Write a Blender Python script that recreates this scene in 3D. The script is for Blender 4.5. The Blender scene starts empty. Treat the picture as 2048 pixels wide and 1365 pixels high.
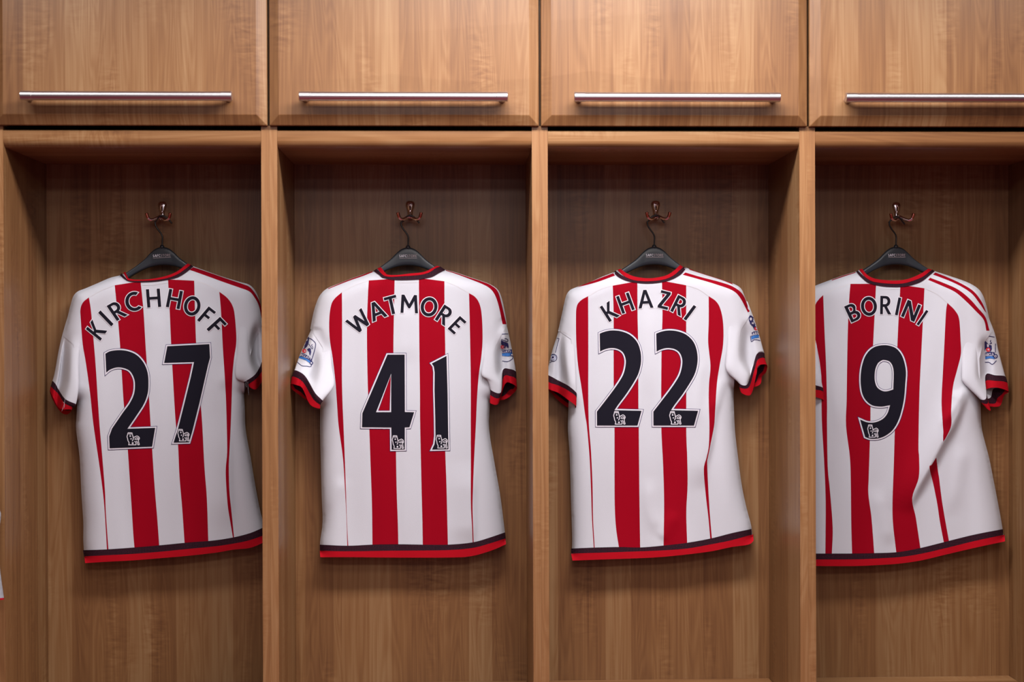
import bpy, math, random
import numpy as np
from mathutils import Vector, Matrix
from mathutils.geometry import delaunay_2d_cdt
from mathutils.bvhtree import BVHTree

random.seed(4)
SC = bpy.context.scene
COL = SC.collection

# ------------------------------------------------------------------ camera
FPX, YAW, PITCH, ROLL = 2943.4, 0.03372, -0.00359, 0.00308      # focal length in pixels of a 2048 wide frame
CAM = np.array([1.09462, -3.49564, 1.36])                       # metres; locker fronts lie in the plane Y = 0
DEPTH = 0.358                                                   # cubicle depth: the back panels lie at Y = DEPTH
cy_, sy_ = math.cos(YAW), math.sin(YAW)
cp_, sp_ = math.cos(PITCH), math.sin(PITCH)
cr_, sr_ = math.cos(ROLL), math.sin(ROLL)
RIGHT = np.array([cy_, -sy_, 0.0])
FWD = np.array([sy_ * cp_, cy_ * cp_, sp_])
UP = np.cross(RIGHT, FWD)
cam_d = bpy.data.cameras.new('camera')
cam_o = bpy.data.objects.new('camera', cam_d)
COL.objects.link(cam_o)
r_ax = RIGHT * cr_ - UP * sr_
u_ax = UP * cr_ + RIGHT * sr_
M4 = Matrix(((r_ax[0], u_ax[0], -FWD[0], CAM[0]), (r_ax[1], u_ax[1], -FWD[1], CAM[1]),
             (r_ax[2], u_ax[2], -FWD[2], CAM[2]), (0, 0, 0, 1)))
cam_o.matrix_world = M4
cam_d.sensor_width = 36.0
cam_d.lens = FPX / 2048 * 36.0
cam_d.clip_start = 0.05
cam_d.dof.use_dof = True
cam_d.dof.focus_distance = 3.76
cam_d.dof.aperture_fstop = 2.6
SC.camera = cam_o

# ------------------------------------------------------------------ light
SC.view_settings.view_transform = 'Standard'
SC.view_settings.look = 'None'
SC.view_settings.exposure = 0.0
SC.view_settings.gamma = 1.0
SC.view_settings.use_curve_mapping = False
SC.cycles.use_denoising = True
SC.cycles.diffuse_bounces = 1
W = bpy.data.worlds.new('world'); SC.world = W
W.use_nodes = True
W.node_tree.nodes['Background'].inputs[0].default_value = (0.9, 0.92, 1.0, 1)
W.node_tree.nodes['Background'].inputs[1].default_value = 0.006

def ceiling_lamp(name, x, y, sx, sy, watts, col=(1.0, 0.965, 0.945)):
    d = bpy.data.lights.new(name, 'AREA')
    d.shape = 'RECTANGLE'; d.size = sx; d.size_y = sy; d.energy = watts; d.color = col
    o = bpy.data.objects.new(name, d); COL.objects.link(o)
    o.location = (x, y, 2.435)
    return o
# rows of ceiling lights, the first close in front of the cupboard doors
ceiling_lamp('ceiling_lamp', 1.40, -0.70, 0.90, 0.30, 28)
ceiling_lamp('ceiling_lamp', 1.62, -0.70, 2.50, 0.30, 39)
ceiling_lamp('ceiling_lamp', -0.15, -0.70, 0.70, 0.30, 10)
ceiling_lamp('ceiling_lamp', 1.40, -1.90, 1.80, 0.60, 16)
ceiling_lamp('ceiling_lamp', 1.35, -3.20, 2.40, 0.60, 56)
ceiling_lamp('ceiling_lamp', 1.35, -5.75, 2.40, 0.60, 36)

# ------------------------------------------------------------------ pixel of the photograph -> point at depth Y
def unproject(u, v, Y):
    u = np.asarray(u, float); v = np.asarray(v, float); Y = np.asarray(Y, float)
    dU = u - 1024.0; dV = v - 682.5
    a = (cr_ * dU - sr_ * dV) / FPX
    b = -(sr_ * dU + cr_ * dV) / FPX
    y1 = cp_ - sp_ * b
    Z = sp_ + cp_ * b
    X = cy_ * a + sy_ * y1
    Yd = -sy_ * a + cy_ * y1
    t = (Y - CAM[1]) / Yd
    return np.stack([CAM[0] + t * X, np.broadcast_to(Y, t.shape) + 0 * t, CAM[2] + t * Z], -1)

# ------------------------------------------------------------------ materials
MATS = {}
def new_mat(name):
    m = bpy.data.materials.new(name); m.use_nodes = True
    MATS[name] = m
    return m, m.node_tree, m.node_tree.nodes['Principled BSDF']

def plain(name, col, rough=0.5, metal=0.0, spec=0.5, bump=None, sheen=0.0):
    m, nt, b = new_mat(name)
    b.inputs['Base Color'].default_value = (*col, 1)
    b.inputs['Roughness'].default_value = rough
    b.inputs['Metallic'].default_value = metal
    b.inputs['Specular IOR Level'].default_value = spec
    if sheen:
        b.inputs['Sheen Weight'].default_value = sheen
        b.inputs['Sheen Roughness'].default_value = 0.4
    if bump:
        sc_, st = bump
        tc = nt.nodes.new('ShaderNodeTexCoord')
        n = nt.nodes.new('ShaderNodeTexNoise'); n.inputs['Scale'].default_value = sc_; n.inputs['Detail'].default_value = 2
        bp = nt.nodes.new('ShaderNodeBump'); bp.inputs['Strength'].default_value = st; bp.inputs['Distance'].default_value = 0.001
        nt.links.new(tc.outputs['Object'], n.inputs['Vector'])
        nt.links.new(n.outputs['Fac'], bp.inputs['Height'])
        nt.links.new(bp.outputs['Normal'], b.inputs['Normal'])
    return m

def wood(name, along='Z', gain=1.0, strips=0.30, lines=0.18):
    m, nt, b = new_mat(name)
    N, L = nt.nodes, nt.links
    tc = N.new('ShaderNodeTexCoord'); oi = N.new('ShaderNodeObjectInfo')
    off = N.new('ShaderNodeVectorMath'); off.operation = 'SCALE'
    off.inputs[0].default_value = (7.3, 3.1, 5.7)
    L.new(oi.outputs['Random'], off.inputs['Scale'])
    add = N.new('ShaderNodeVectorMath'); add.operation = 'ADD'
    L.new(tc.outputs['Object'], add.inputs[0]); L.new(off.outputs[0], add.inputs[1])
    sep = N.new('ShaderNodeSeparateXYZ'); L.new(add.outputs[0], sep.inputs[0])
    # across = X + Y (so that side faces carry grain too), along = Z
    if along == 'Z':
        across, lng = sep.outputs['X'], sep.outputs['Z']
    elif along == 'side':
        ac = N.new('ShaderNodeMath'); ac.operation = 'ADD'
        L.new(sep.outputs['X'], ac.inputs[0]); L.new(sep.outputs['Y'], ac.inputs[1])
        across, lng = ac.outputs[0], sep.outputs['Z']
    else:
        ac = N.new('ShaderNodeMath'); ac.operation = 'ADD'
        L.new(sep.outputs['Z'], ac.inputs[0]); L.new(sep.outputs['Y'], ac.inputs[1])
        across, lng = ac.outputs[0], sep.outputs['X']
    def scaled(fx, fz, warp=None):
        a = N.new('ShaderNodeMath'); a.operation = 'MULTIPLY'; a.inputs[1].default_value = fx
        L.new(across, a.inputs[0])
        c = N.new('ShaderNodeMath'); c.operation = 'MULTIPLY'; c.inputs[1].default_value = fz
        L.new(lng, c.inputs[0])
        out = a.outputs[0]
        if warp is not None:
            s = N.new('ShaderNodeMath'); s.operation = 'ADD'
            L.new(out, s.inputs[0]); L.new(warp, s.inputs[1]); out = s.outputs[0]
        cb = N.new('ShaderNodeCombineXYZ')
        L.new(out, cb.inputs[0]); L.new(c.outputs[0], cb.inputs[1])
        return cb.outputs[0]
    def noise(vec, detail=2.0, rough=0.5, dist=0.0):
        n = N.new('ShaderNodeTexNoise'); n.inputs['Scale'].default_value = 1.0
        n.inputs['Detail'].default_value = detail; n.inputs['Roughness'].default_value = rough
        n.inputs['Distortion'].default_value = dist
        L.new(vec, n.inputs['Vector'])
        return n.outputs['Fac']
    def mul(a, k, c=0.0):
        n = N.new('ShaderNodeMath'); n.operation = 'MULTIPLY_ADD'
        n.inputs[1].default_value = k; n.inputs[2].default_value = c
        L.new(a, n.inputs[0]); return n.outputs[0]
    def plus(a, c):
        n = N.new('ShaderNodeMath'); n.operation = 'ADD'; L.new(a, n.inputs[0]); L.new(c, n.inputs[1]); return n.outputs[0]
    def times(a, c):
        n = N.new('ShaderNodeMath'); n.operation = 'MULTIPLY'; L.new(a, n.inputs[0]); L.new(c, n.inputs[1]); return n.outputs[0]
    warp = mul(noise(scaled(2.0, 1.1), 1.0), 0.9, -0.45)
    vor = N.new('ShaderNodeTexVoronoi'); vor.voronoi_dimensions = '1D'
    vor.inputs['Scale'].default_value = 1.0; vor.inputs['Randomness'].default_value = 1.0
    L.new(mul(across, 15.0), vor.inputs['W'])
    sepc = N.new('ShaderNodeSeparateColor'); L.new(vor.outputs['Color'], sepc.inputs[0])
    strip = sepc.outputs[0]                                  # tone of each veneer strip
    g_mid = noise(scaled(70, 1.6, warp), 3.0, 0.55, 0.3)     # broad grain
    g_fine = noise(scaled(520, 4.5), 2.0, 0.6)               # pores
    g_line = noise(scaled(190, 2.2, warp), 1.0, 0.5)         # thin dark lines
    g_cath = noise(scaled(22, 1.5, warp), 1.0, 0.5, 0.8)     # cathedral arches
    ring = N.new('ShaderNodeMath'); ring.operation = 'SINE'; L.new(mul(g_cath, 55.0), ring.inputs[0])
    g_fig = noise(scaled(26, 95), 2.0, 0.5, 0.6)             # cross figure
    figm = N.new('ShaderNodeMapRange'); figm.inputs['From Min'].default_value = 0.54; figm.inputs['From Max'].default_value = 0.72
    L.new(noise(scaled(11, 3.0), 1.0), figm.inputs['Value'])
    fig = times(mul(g_fig, 1.0, -0.5), figm.outputs[0])
    val = plus(mul(strip, strips, 0.31 - strips * 0.5), mul(g_mid, 0.42, -0.01))
    val = plus(val, mul(g_line, lines, -lines * 0.5))
    val = plus(val, mul(g_fine, 0.34, -0.17))
    val = plus(val, mul(ring.outputs[0], 0.05))
    val = plus(val, mul(fig, 0.75))
    ramp = N.new('ShaderNodeValToRGB')
    e = ramp.color_ramp.elements
    e[0].position = 0.08; e[0].color = (0.140 * gain, 0.050 * gain, 0.020 * gain, 1)
    e[1].position = 0.95; e[1].color = (0.52 * gain, 0.310 * gain, 0.155 * gain, 1)
    k = e.new(0.50); k.color = (0.322 * gain, 0.150 * gain, 0.060 * gain, 1)
    L.new(val, ramp.inputs[0])
    L.new(ramp.outputs[0], b.inputs['Base Color'])
    b.inputs['Roughness'].default_value = 0.38
    b.inputs['Specular IOR Level'].default_value = 0.34
    bp = N.new('ShaderNodeBump'); bp.inputs['Strength'].default_value = 0.06; bp.inputs['Distance'].default_value = 0.0006
    L.new(g_fine, bp.inputs['Height']); L.new(bp.outputs['Normal'], b.inputs['Normal'])
    return m

wood('walnut_upright', 'Z', 0.70); wood('walnut_side', 'side', 0.66); wood('walnut_edging', 'Z', 0.86, 0.06, 0.16); wood('walnut_level', 'X', 0.76)
plain('white_fabric', (0.625, 0.62, 0.69), 0.8, spec=0.15, bump=(900, 0.25), sheen=0.15)
plain('red_fabric', (0.315, 0.0008, 0.011), 0.8, spec=0.08, bump=(900, 0.25))
plain('bright_red_fabric', (0.44, 0.004, 0.013), 0.8, spec=0.08, bump=(900, 0.25))
plain('shaded_white_fabric', (0.32, 0.32, 0.36), 0.8, spec=0.2, bump=(900, 0.25))  # white cloth darkened: the shade at the left is put into its colour
plain('print_black', (0.009, 0.008, 0.016), 0.75, spec=0.12)
plain('print_white', (0.72, 0.68, 0.76), 0.6)
plain('print_navy', (0.018, 0.018, 0.11), 0.6)
plain('print_blue', (0.03, 0.16, 0.50), 0.6)
plain('print_red', (0.75, 0.03, 0.05), 0.6)
plain('print_grey', (0.33, 0.26, 0.28), 0.6)
plain('seam_shade', (0.66, 0.62, 0.66), 0.8)
plain('black_plastic', (0.022, 0.027, 0.036), 0.36, spec=0.5)
plain('black_wire', (0.012, 0.011, 0.012), 0.35, spec=0.5)
plain('chrome', (0.92, 0.84, 0.90), 0.20, metal=1.0)
plain('chrome_red_reflection', (0.62, 0.20, 0.15), 0.25, metal=1.0)  # chrome with the floor's red reflection put into its colour
plain('brushed_steel', (0.62, 0.58, 0.60), 0.30, metal=1.0)
plain('dark_void', (0.012, 0.006, 0.006), 0.9)
plain('cream_paint', (0.52, 0.46, 0.47), 0.8)
plain('lilac_paint', (0.42, 0.37, 0.43), 0.8)
plain('ceiling_paint', (0.75, 0.73, 0.75), 0.9)
plain('red_carpet', (0.16, 0.007, 0.022), 0.95, bump=(300, 0.4))

def navy_mesh():
    m, nt, b = new_mat('navy_mesh')
    N, L = nt.nodes, nt.links
    tc = N.new('ShaderNodeTexCoord')
    v = N.new('ShaderNodeTexVoronoi'); v.voronoi_dimensions = '2D'; v.inputs['Scale'].default_value = 260; v.inputs['Randomness'].default_value = 0.15
    mp = N.new('ShaderNodeMapping'); mp.inputs['Rotation'].default_value = (math.radians(90), 0, 0)
    L.new(tc.outputs['Object'], mp.inputs['Vector']); L.new(mp.outputs[0], v.inputs['Vector'])
    r = N.new('ShaderNodeValToRGB')
    r.color_ramp.elements[0].position = 0.16; r.color_ramp.elements[0].color = (0.075, 0.016, 0.030, 1)
    r.color_ramp.elements[1].position = 0.42; r.color_ramp.elements[1].color = (0.011, 0.002, 0.008, 1)
    L.new(v.outputs['Distance'], r.inputs[0]); L.new(r.outputs[0], b.inputs['Base Color'])
    b.inputs['Roughness'].default_value = 0.8; b.inputs['Specular IOR Level'].default_value = 0.2
navy_mesh()

# ------------------------------------------------------------------ scene graph helpers
def tag(o, label=None, cat=None, group=None, kind=None):
    if label: o['label'] = label
    if cat: o['category'] = cat
    if group: o['group'] = group
    if kind: o['kind'] = kind
    return o

def thing(name, loc, label, cat, group=None):
    o = bpy.data.objects.new(name, None); COL.objects.link(o)
    o.empty_display_size = 0.05
    o.location = loc
    return tag(o, label, cat, group)

def base_of(o):
    b = Vector((0, 0, 0))
    while o is not None:
        b += o.location; o = o.parent
    return b

def mesh_obj(name, verts, faces, mats, parent=None, smooth=True, idx=None, label=None):
    """verts in world metres; the object sits at its parent's origin."""
    b = np.array(base_of(parent)) if parent is not None else np.zeros(3)
    v = np.asarray(verts, float) - b
    me = bpy.data.meshes.new(name)
    me.from_pydata(v.tolist(), [], [tuple(int(i) for i in f) for f in faces])
    for m in ([mats] if isinstance(mats, str) else mats):
        me.materials.append(MATS[m])
    if idx is not None:
        me.polygons.foreach_set('material_index', np.asarray(idx, np.int32))
    if smooth:
        me.polygons.foreach_set('use_smooth', np.ones(len(me.polygons), bool))
    me.update()
    o = bpy.data.objects.new(name, me); COL.objects.link(o)
    if parent is not None: o.parent = parent
    if label: o['label'] = label
    return o

def box_vf(x0, x1, y0, y1, z0, z1):
    v = [(x, y, z) for x in (x0, x1) for y in (y0, y1) for z in (z0, z1)]
    f = [(0, 1, 3, 2), (4, 6, 7, 5), (0, 4, 5, 1), (2, 3, 7, 6), (0, 2, 6, 4), (1, 5, 7, 3)]
    return v, f

def box(name, x0, x1, y0, y1, z0, z1, mat, parent=None, bevel=0.0, label=None):
    v, f = box_vf(x0, x1, y0, y1, z0, z1)
    o = mesh_obj(name, v, f, mat, parent, smooth=False, label=label)
    if bevel:
        md = o.modifiers.new('bevel', 'BEVEL'); md.width = bevel; md.segments = 2
    return o

def tube_vf(pts, rad, seg=12, cap=True):
    pts = np.asarray(pts, float); n = len(pts)
    rad = np.broadcast_to(np.asarray(rad, float), (n,))
    tan = np.gradient(pts, axis=0); tan /= np.linalg.norm(tan, axis=1)[:, None] + 1e-12
    ref = np.array([0, 0, 1.0]) if abs(tan[0][2]) < 0.9 else np.array([0, 1.0, 0])
    a = np.cross(tan[0], ref); a /= np.linalg.norm(a)
    V = []
    for i in range(n):
        a = a - tan[i] * np.dot(a, tan[i]); a /= np.linalg.norm(a)
        c = np.cross(tan[i], a)
        for k in range(seg):
            t = 2 * math.pi * k / seg
            V.append(pts[i] + rad[i] * (math.cos(t) * a + math.sin(t) * c))
    F = []
    for i in range(n - 1):
        for k in range(seg):
            k2 = (k + 1) % seg
            F.append((i * seg + k, i * seg + k2, (i + 1) * seg + k2, (i + 1) * seg + k))
    if cap:
        F.append(tuple(range(seg))[::-1]); F.append(tuple((n - 1) * seg + k for k in range(seg)))
    return V, F

def join_vf(parts):
    V, F = [], []
    for v, f in parts:
        b = len(V); V += [tuple(p) for p in v]; F += [tuple(i + b for i in q) for q in f]
    return V, F

def sharp_by_angle(o, deg=35):
    md = o.data
    md.polygons.foreach_set('use_smooth', np.ones(len(md.polygons), bool))
    try:
        md.set_sharp_from_angle(angle=math.radians(deg))
    except Exception:
        pass
    return o

# ------------------------------------------------------------------ curves in the plane
def spline(P, k=6, closed=False):
    """Catmull-Rom through the points P (any dimension)."""
    P = np.asarray(P, float); n = len(P)
    if n < 3 and not closed: 
        return P
    if closed:
        Q = np.concatenate([P[-1:], P, P[:2]])
    else:
        Q = np.concatenate([2 * P[:1] - P[1:2], P, 2 * P[-1:] - P[-2:-1]])
    out = []
    m = n if closed else n - 1
    for i in range(m):
        p0, p1, p2, p3 = Q[i], Q[i + 1], Q[i + 2], Q[i + 3]
        for j in range(k):
            t = j / k
            out.append(0.5 * ((2 * p1) + (-p0 + p2) * t + (2 * p0 - 5 * p1 + 4 * p2 - p3) * t * t + (-p0 + 3 * p1 - 3 * p2 + p3) * t ** 3))
    if not closed: out.append(P[-1])
    return np.array(out)

def densify(P, step, closed=True):
    P = np.asarray(P, float); out = []
    n = len(P)
    for i in range(n if closed else n - 1):
        a, b = P[i], P[(i + 1) % n]
        m = max(1, int(math.ceil(np.linalg.norm(b - a) / step)))
        for j in range(m): out.append(a + (b - a) * j / m)
    if not closed: out.append(P[-1])
    return np.array(out)

def area2(P):
    x, y = P[:, 0], P[:, 1]
    return 0.5 * np.sum(x * np.roll(y, -1) - np.roll(x, -1) * y)

def offset_loop(P, d, hole=False):
    """Mitred offset: d > 0 grows the solid (a hole shrinks)."""
    P = np.asarray(P, float)
    keep = [0]
    for i in range(1, len(P)):
        if np.linalg.norm(P[i] - P[keep[-1]]) > 1e-3: keep.append(i)
    if np.linalg.norm(P[keep[-1]] - P[0]) < 1e-3: keep.pop()
    P = P[keep]
    s = 1.0 if area2(P) > 0 else -1.0
    if hole: s = -s
    e = np.roll(P, -1, 0) - P
    e /= np.linalg.norm(e, axis=1)[:, None] + 1e-12
    nrm = np.stack([e[:, 1], -e[:, 0]], 1) * s
    n0 = np.roll(nrm, 1, 0)
    bis = n0 + nrm
    den = np.maximum(0.5 * np.sum(bis * bis, 1), 0.35)
    return P + d * bis / den[:, None]

def inside(loops, pts):
    """even-odd test of the points against all loops at once"""
    a = np.concatenate(loops); b = np.concatenate([np.roll(P, -1, 0) for P in loops])
    k = a[:, 1] != b[:, 1]; a, b = a[k], b[k]
    sl = (b[:, 0] - a[:, 0]) / (b[:, 1] - a[:, 1])
    out = np.zeros(len(pts), bool)
    st = max(1, int(3e6 // max(1, len(a))))
    for q in range(0, len(pts), st):
        x = pts[q:q + st, 0][:, None]; y = pts[q:q + st, 1][:, None]
        m = ((a[:, 1] > y) != (b[:, 1] > y)) & (x < sl * (y - a[:, 1]) + a[:, 0])
        out[q:q + st] = m.sum(1) % 2 == 1
    return out

def seg_dist(pts, A, B):
    """least distance of each point to the segments A[i]-B[i]; also index of the nearest (and the place on it in seg_dist.t)"""
    A = np.asarray(A, float); d = np.asarray(B, float) - A
    L2 = np.maximum((d * d).sum(1), 1e-9)
    n = len(pts); best = np.zeros(n); who = np.zeros(n, int); tt = np.zeros(n)
    st = max(1, int(1.5e6 // max(1, len(A))))
    for q in range(0, n, st):
        p = pts[q:q + st]
        px = p[:, 0][:, None] - A[:, 0]; py = p[:, 1][:, None] - A[:, 1]
        t = np.clip((px * d[:, 0] + py * d[:, 1]) / L2, 0, 1)
        r2 = (px - t * d[:, 0]) ** 2 + (py - t * d[:, 1]) ** 2
        w = r2.argmin(1); k = np.arange(len(p))
        best[q:q + st] = np.sqrt(r2[k, w]); who[q:q + st] = w; tt[q:q + st] = t[k, w]
    seg_dist.t = tt
    return best, who

def triangulate(loops, step, edge_step=None, inner=()):
    """loops of pixel points, even-odd filled, with a grid of inner points -> points, triangles;
    inner: further closed lines that the triangles must follow"""
    loops = [densify(P, edge_step or step) for P in loops]
    inner = [densify(P, edge_step or step) for P in inner]
    allp = np.concatenate(loops)
    lo, hi = allp.min(0), allp.max(0)
    gx = np.arange(lo[0] + step * 0.5, hi[0], step); gy = np.arange(lo[1] + step * 0.5, hi[1], step * 0.87)
    co, ed = [], []
    for P in loops + inner:
        b = len(co); co += [Vector(p) for p in P]
        ed += [(b + i, b + (i + 1) % len(P)) for i in range(len(P))]
    if len(gx) and len(gy):
        G = np.array([(x + (step * 0.5 if j % 2 else 0), y) for j, y in enumerate(gy) for x in gx])
        G = G[inside(loops, G)]
        if len(G):
            A = np.concatenate(loops + inner); B = np.concatenate([np.roll(P, -1, 0) for P in loops + inner])
            d, _ = seg_dist(G, A, B)
            G = G[d > step * 0.4]
            co += [Vector(p) for p in G]
    r = delaunay_2d_cdt(co, ed, [], 0, 1e-5)
    V = np.array([tuple(p) for p in r[0]]); F = np.array([f for f in r[2] if len(f) == 3])
    cen = V[F].mean(1)
    F = F[inside(loops, cen)]
    # face the camera: pixel y runs down, so clockwise on screen = towards the viewer after the flip
    a, b, c = V[F[:, 0]], V[F[:, 1]], V[F[:, 2]]
    cr = (b[:, 0] - a[:, 0]) * (c[:, 1] - a[:, 1]) - (b[:, 1] - a[:, 1]) * (c[:, 0] - a[:, 0])
    F[cr > 0] = F[cr > 0][:, ::-1]
    return V, F

def stroke(P, w):
    """closed outline of a polyline of width w"""
    P = np.asarray(P, float)
    t = np.gradient(P, axis=0); t /= np.linalg.norm(t, axis=1)[:, None] + 1e-12
    n = np.stack([-t[:, 1], t[:, 0]], 1) * w * 0.5
    return np.concatenate([P + n, (P - n)[::-1]])

def circle(c, r, n=20, ry=None):
    t = np.arange(n) * 2 * math.pi / n
    return np.stack([c[0] + r * np.cos(t), c[1] + (ry or r) * np.sin(t)], 1)

rng = np.random.RandomState(11)
_tab = rng.rand(64, 64)
def vnoise(x, y):
    xi, yi = np.floor(x).astype(int), np.floor(y).astype(int)
    fx, fy = x - xi, y - yi
    fx = fx * fx * (3 - 2 * fx); fy = fy * fy * (3 - 2 * fy)
    g = lambda i, j: _tab[i % 64, j % 64]
    return ((g(xi, yi) * (1 - fx) + g(xi + 1, yi) * fx) * (1 - fy) + (g(xi, yi + 1) * (1 - fx) + g(xi + 1, yi + 1) * fx) * fy) * 2 - 1

# ================================================================== the room
FX0, FX1, FY0, CEIL = -2.6, 4.9, -6.4, 2.45
tag(box('floor', FX0, FX1, FY0, DEPTH + 0.06, -0.1, 0, 'red_carpet'), kind='structure')
tag(box('ceiling', FX0, FX1, FY0, DEPTH + 0.06, CEIL, CEIL + 0.1, 'ceiling_paint'), kind='structure')
tag(box('wall_back', FX0, FX1, DEPTH + 0.035, DEPTH + 0.135, 0, CEIL, 'cream_paint'), kind='structure')
tag(box('wall_left', FX0 - 0.1, FX0, FY0, DEPTH + 0.06, 0, CEIL, 'walnut_upright'), kind='structure')
tag(box('wall_right', FX1, FX1 + 0.1, FY0, DEPTH + 0.06, 0, CEIL, 'walnut_upright'), kind='structure')
tag(box('wall_front', FX0, FX1, FY0 - 0.1, FY0, 0, CEIL, 'lilac_paint'), kind='structure')

# ================================================================== lockers
PITCHX = 0.64
PW = 0.01884                       # thickness of a side panel
HC = CAM[2]
Z_RAIL = HC + 0.44784              # underside of the shelf rail
Z_DOOR = HC + 0.49681              # lower edge of the cupboard door
Z_SEAT = HC - 0.90541
Z_TOP = Z_DOOR + 0.56

def locker_door(x0, x1, parent):
    g = 0.0026
    x0 += g; x1 -= g
    z0, z1 = Z_DOOR, Z_TOP
    bw, yf, ye, yb = 0.0235, -0.027, -0.0135, -0.0020
    def ring(ins, y): return [(x0 + ins, y, z0 + ins), (x1 - ins, y, z0 + ins), (x1 - ins, y, z1 - ins), (x0 + ins, y, z1 - ins)]
    V = ring(bw, yf) + ring(0.0015, ye) + ring(0, ye + 0.0015) + ring(0, yb)
    F = [(0, 1, 2, 3)]
    for r in range(3):
        for k in range(4):
            k2 = (k + 1) % 4
            F.append((r * 4 + k, (r + 1) * 4 + k, (r + 1) * 4 + k2, r * 4 + k2))
    F.append((15, 14, 13, 12))
    d = mesh_obj('cupboard_door', V, F, 'walnut_upright', parent, smooth=False)
    md = d.modifiers.new('bevel', 'BEVEL'); md.width = 0.0012; md.segments = 2; md.limit_method = 'ANGLE'; md.angle_limit = 0.3
    # bar handle
    xc = (x0 + x1) / 2; zh = Z_DOOR + 0.0615; yh = yf - 0.034
    hl = 0.2425; R = 0.0108
    rod = [(xc - hl + 0.026, yh, zh), (xc + hl - 0.026, yh, zh)]
    parts = [tube_vf(rod, R, 28)]
    for s in (-1, 1):
        e0, e1 = xc + s * (hl - 0.0264), xc + s * hl
        xs = [e0, e0 + s * 0.0006, e1 - s * 0.0012, e1]
        parts.append(tube_vf([(x, yh, zh) for x in xs], [R * 0.99, R * 1.05, R * 1.05, R * 0.93], 28))
        parts.append(tube_vf([(xc + s * (hl - 0.0125), yh + 0.002, zh - 0.001), (xc + s * (hl - 0.0125), yf + 0.0005, zh - 0.001)], [0.0085, 0.0085], 20))
    v, f = join_vf(parts)
    h = mesh_obj('bar_handle', v, f, 'brushed_steel', d, label='brushed steel bar handle')
    sharp_by_angle(h, 40)
    return d

def locker(n, label, group=None):
    X0, X1 = n * PITCHX, (n + 1) * PITCHX
    L = thing('locker', ((X0 + X1) / 2, 0, 0), label, 'locker', group)
    e = 0.0001
    zs = Z_DOOR + 0.0015                             # above this the carcass is set back behind the doors
    for xa, xb in ((X0 + e, X0 + PW), (X1 - PW, X1 - e)):
        box('side_panel', xa, xb, 0, DEPTH, 0, zs, 'walnut_side', L)
        box('cupboard_side', xa, xb, 0.030, DEPTH, zs, Z_TOP, 'walnut_side', L)
    for xa, xb in ((X0 + e, X0 + PW), (X1 - PW, X1 - e)):
        box('edge_band', xa, xb, -0.0009, 0.0, 0, zs, 'walnut_edging', L)
    box('back_panel', X0 + PW, X1 - PW, DEPTH, DEPTH + 0.012, 0.02, Z_TOP, 'walnut_upright', L)
    # shelf whose front edge is rounded off below
    zt = Z_DOOR - 0.0085
    h = zt - Z_RAIL
    r = 0.016
    prof = [(DEPTH, zt), (0.004, zt), (0.0025, zt - 0.0015)]
    prof += [(-0.001, zt - 0.003)]
    for k in range(9):
        a = k / 8 * math.pi / 2
        q = k / 8
        prof.append((0.55 * (0.013 - 0.014 * math.cos(a)) + 0.45 * (-0.001 + 0.014 * q), Z_RAIL + r - r * (0.55 * math.sin(a) + 0.45 * q)))
    prof += [(DEPTH, Z_RAIL)]
    m = len(prof)
    xa, xb = X0 + PW + 0.0003, X1 - PW - 0.0003
    V = [(xa, y, z) for y, z in prof] + [(xb, y, z) for y, z in prof]
    F = [(k, k + m, (k + 1) % m + m, (k + 1) % m) for k in range(m)] + [tuple(range(m)), tuple(range(2 * m - 1, m - 1, -1))]
    s = mesh_obj('shelf', V, F, 'walnut_level', L); sharp_by_angle(s, 30)
    box('cupboard_top', X0 + PW, X1 - PW, 0, DEPTH, Z_TOP - 0.02, Z_TOP, 'walnut_upright', L)
    locker_door(X0, X1, L)
    box('seat', X0 + PW + 0.0003, X1 - PW - 0.0003, -0.09, DEPTH, Z_SEAT - 0.03, Z_SEAT, 'walnut_level', L, 0.003)
    box('seat_front', X0 + PW + 0.0003, X1 - PW - 0.0003, 0.03, 0.048, 0.08, Z_SEAT - 0.03, 'walnut_upright', L)
    box('plinth', X0 + PW + 0.0003, X1 - PW - 0.0003, 0.06, 0.078, 0.0, 0.08, 'walnut_level', L)
    return L

locker(0, 'walnut locker with overhead cupboard, leftmost of the four in view')
locker(1, 'walnut locker with overhead cupboard, second from the left')
locker(2, 'walnut locker with overhead cupboard, third from the left')
locker(3, 'walnut locker with overhead cupboard, cut off by the right edge of the photo')

locker(-1, 'walnut locker standing just past the left edge of the photo')
locker(4, 'walnut locker standing just past the right edge of the photo')

YS = 0.316                          # plane of the hangers, 42 mm in front of the back panels

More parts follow.
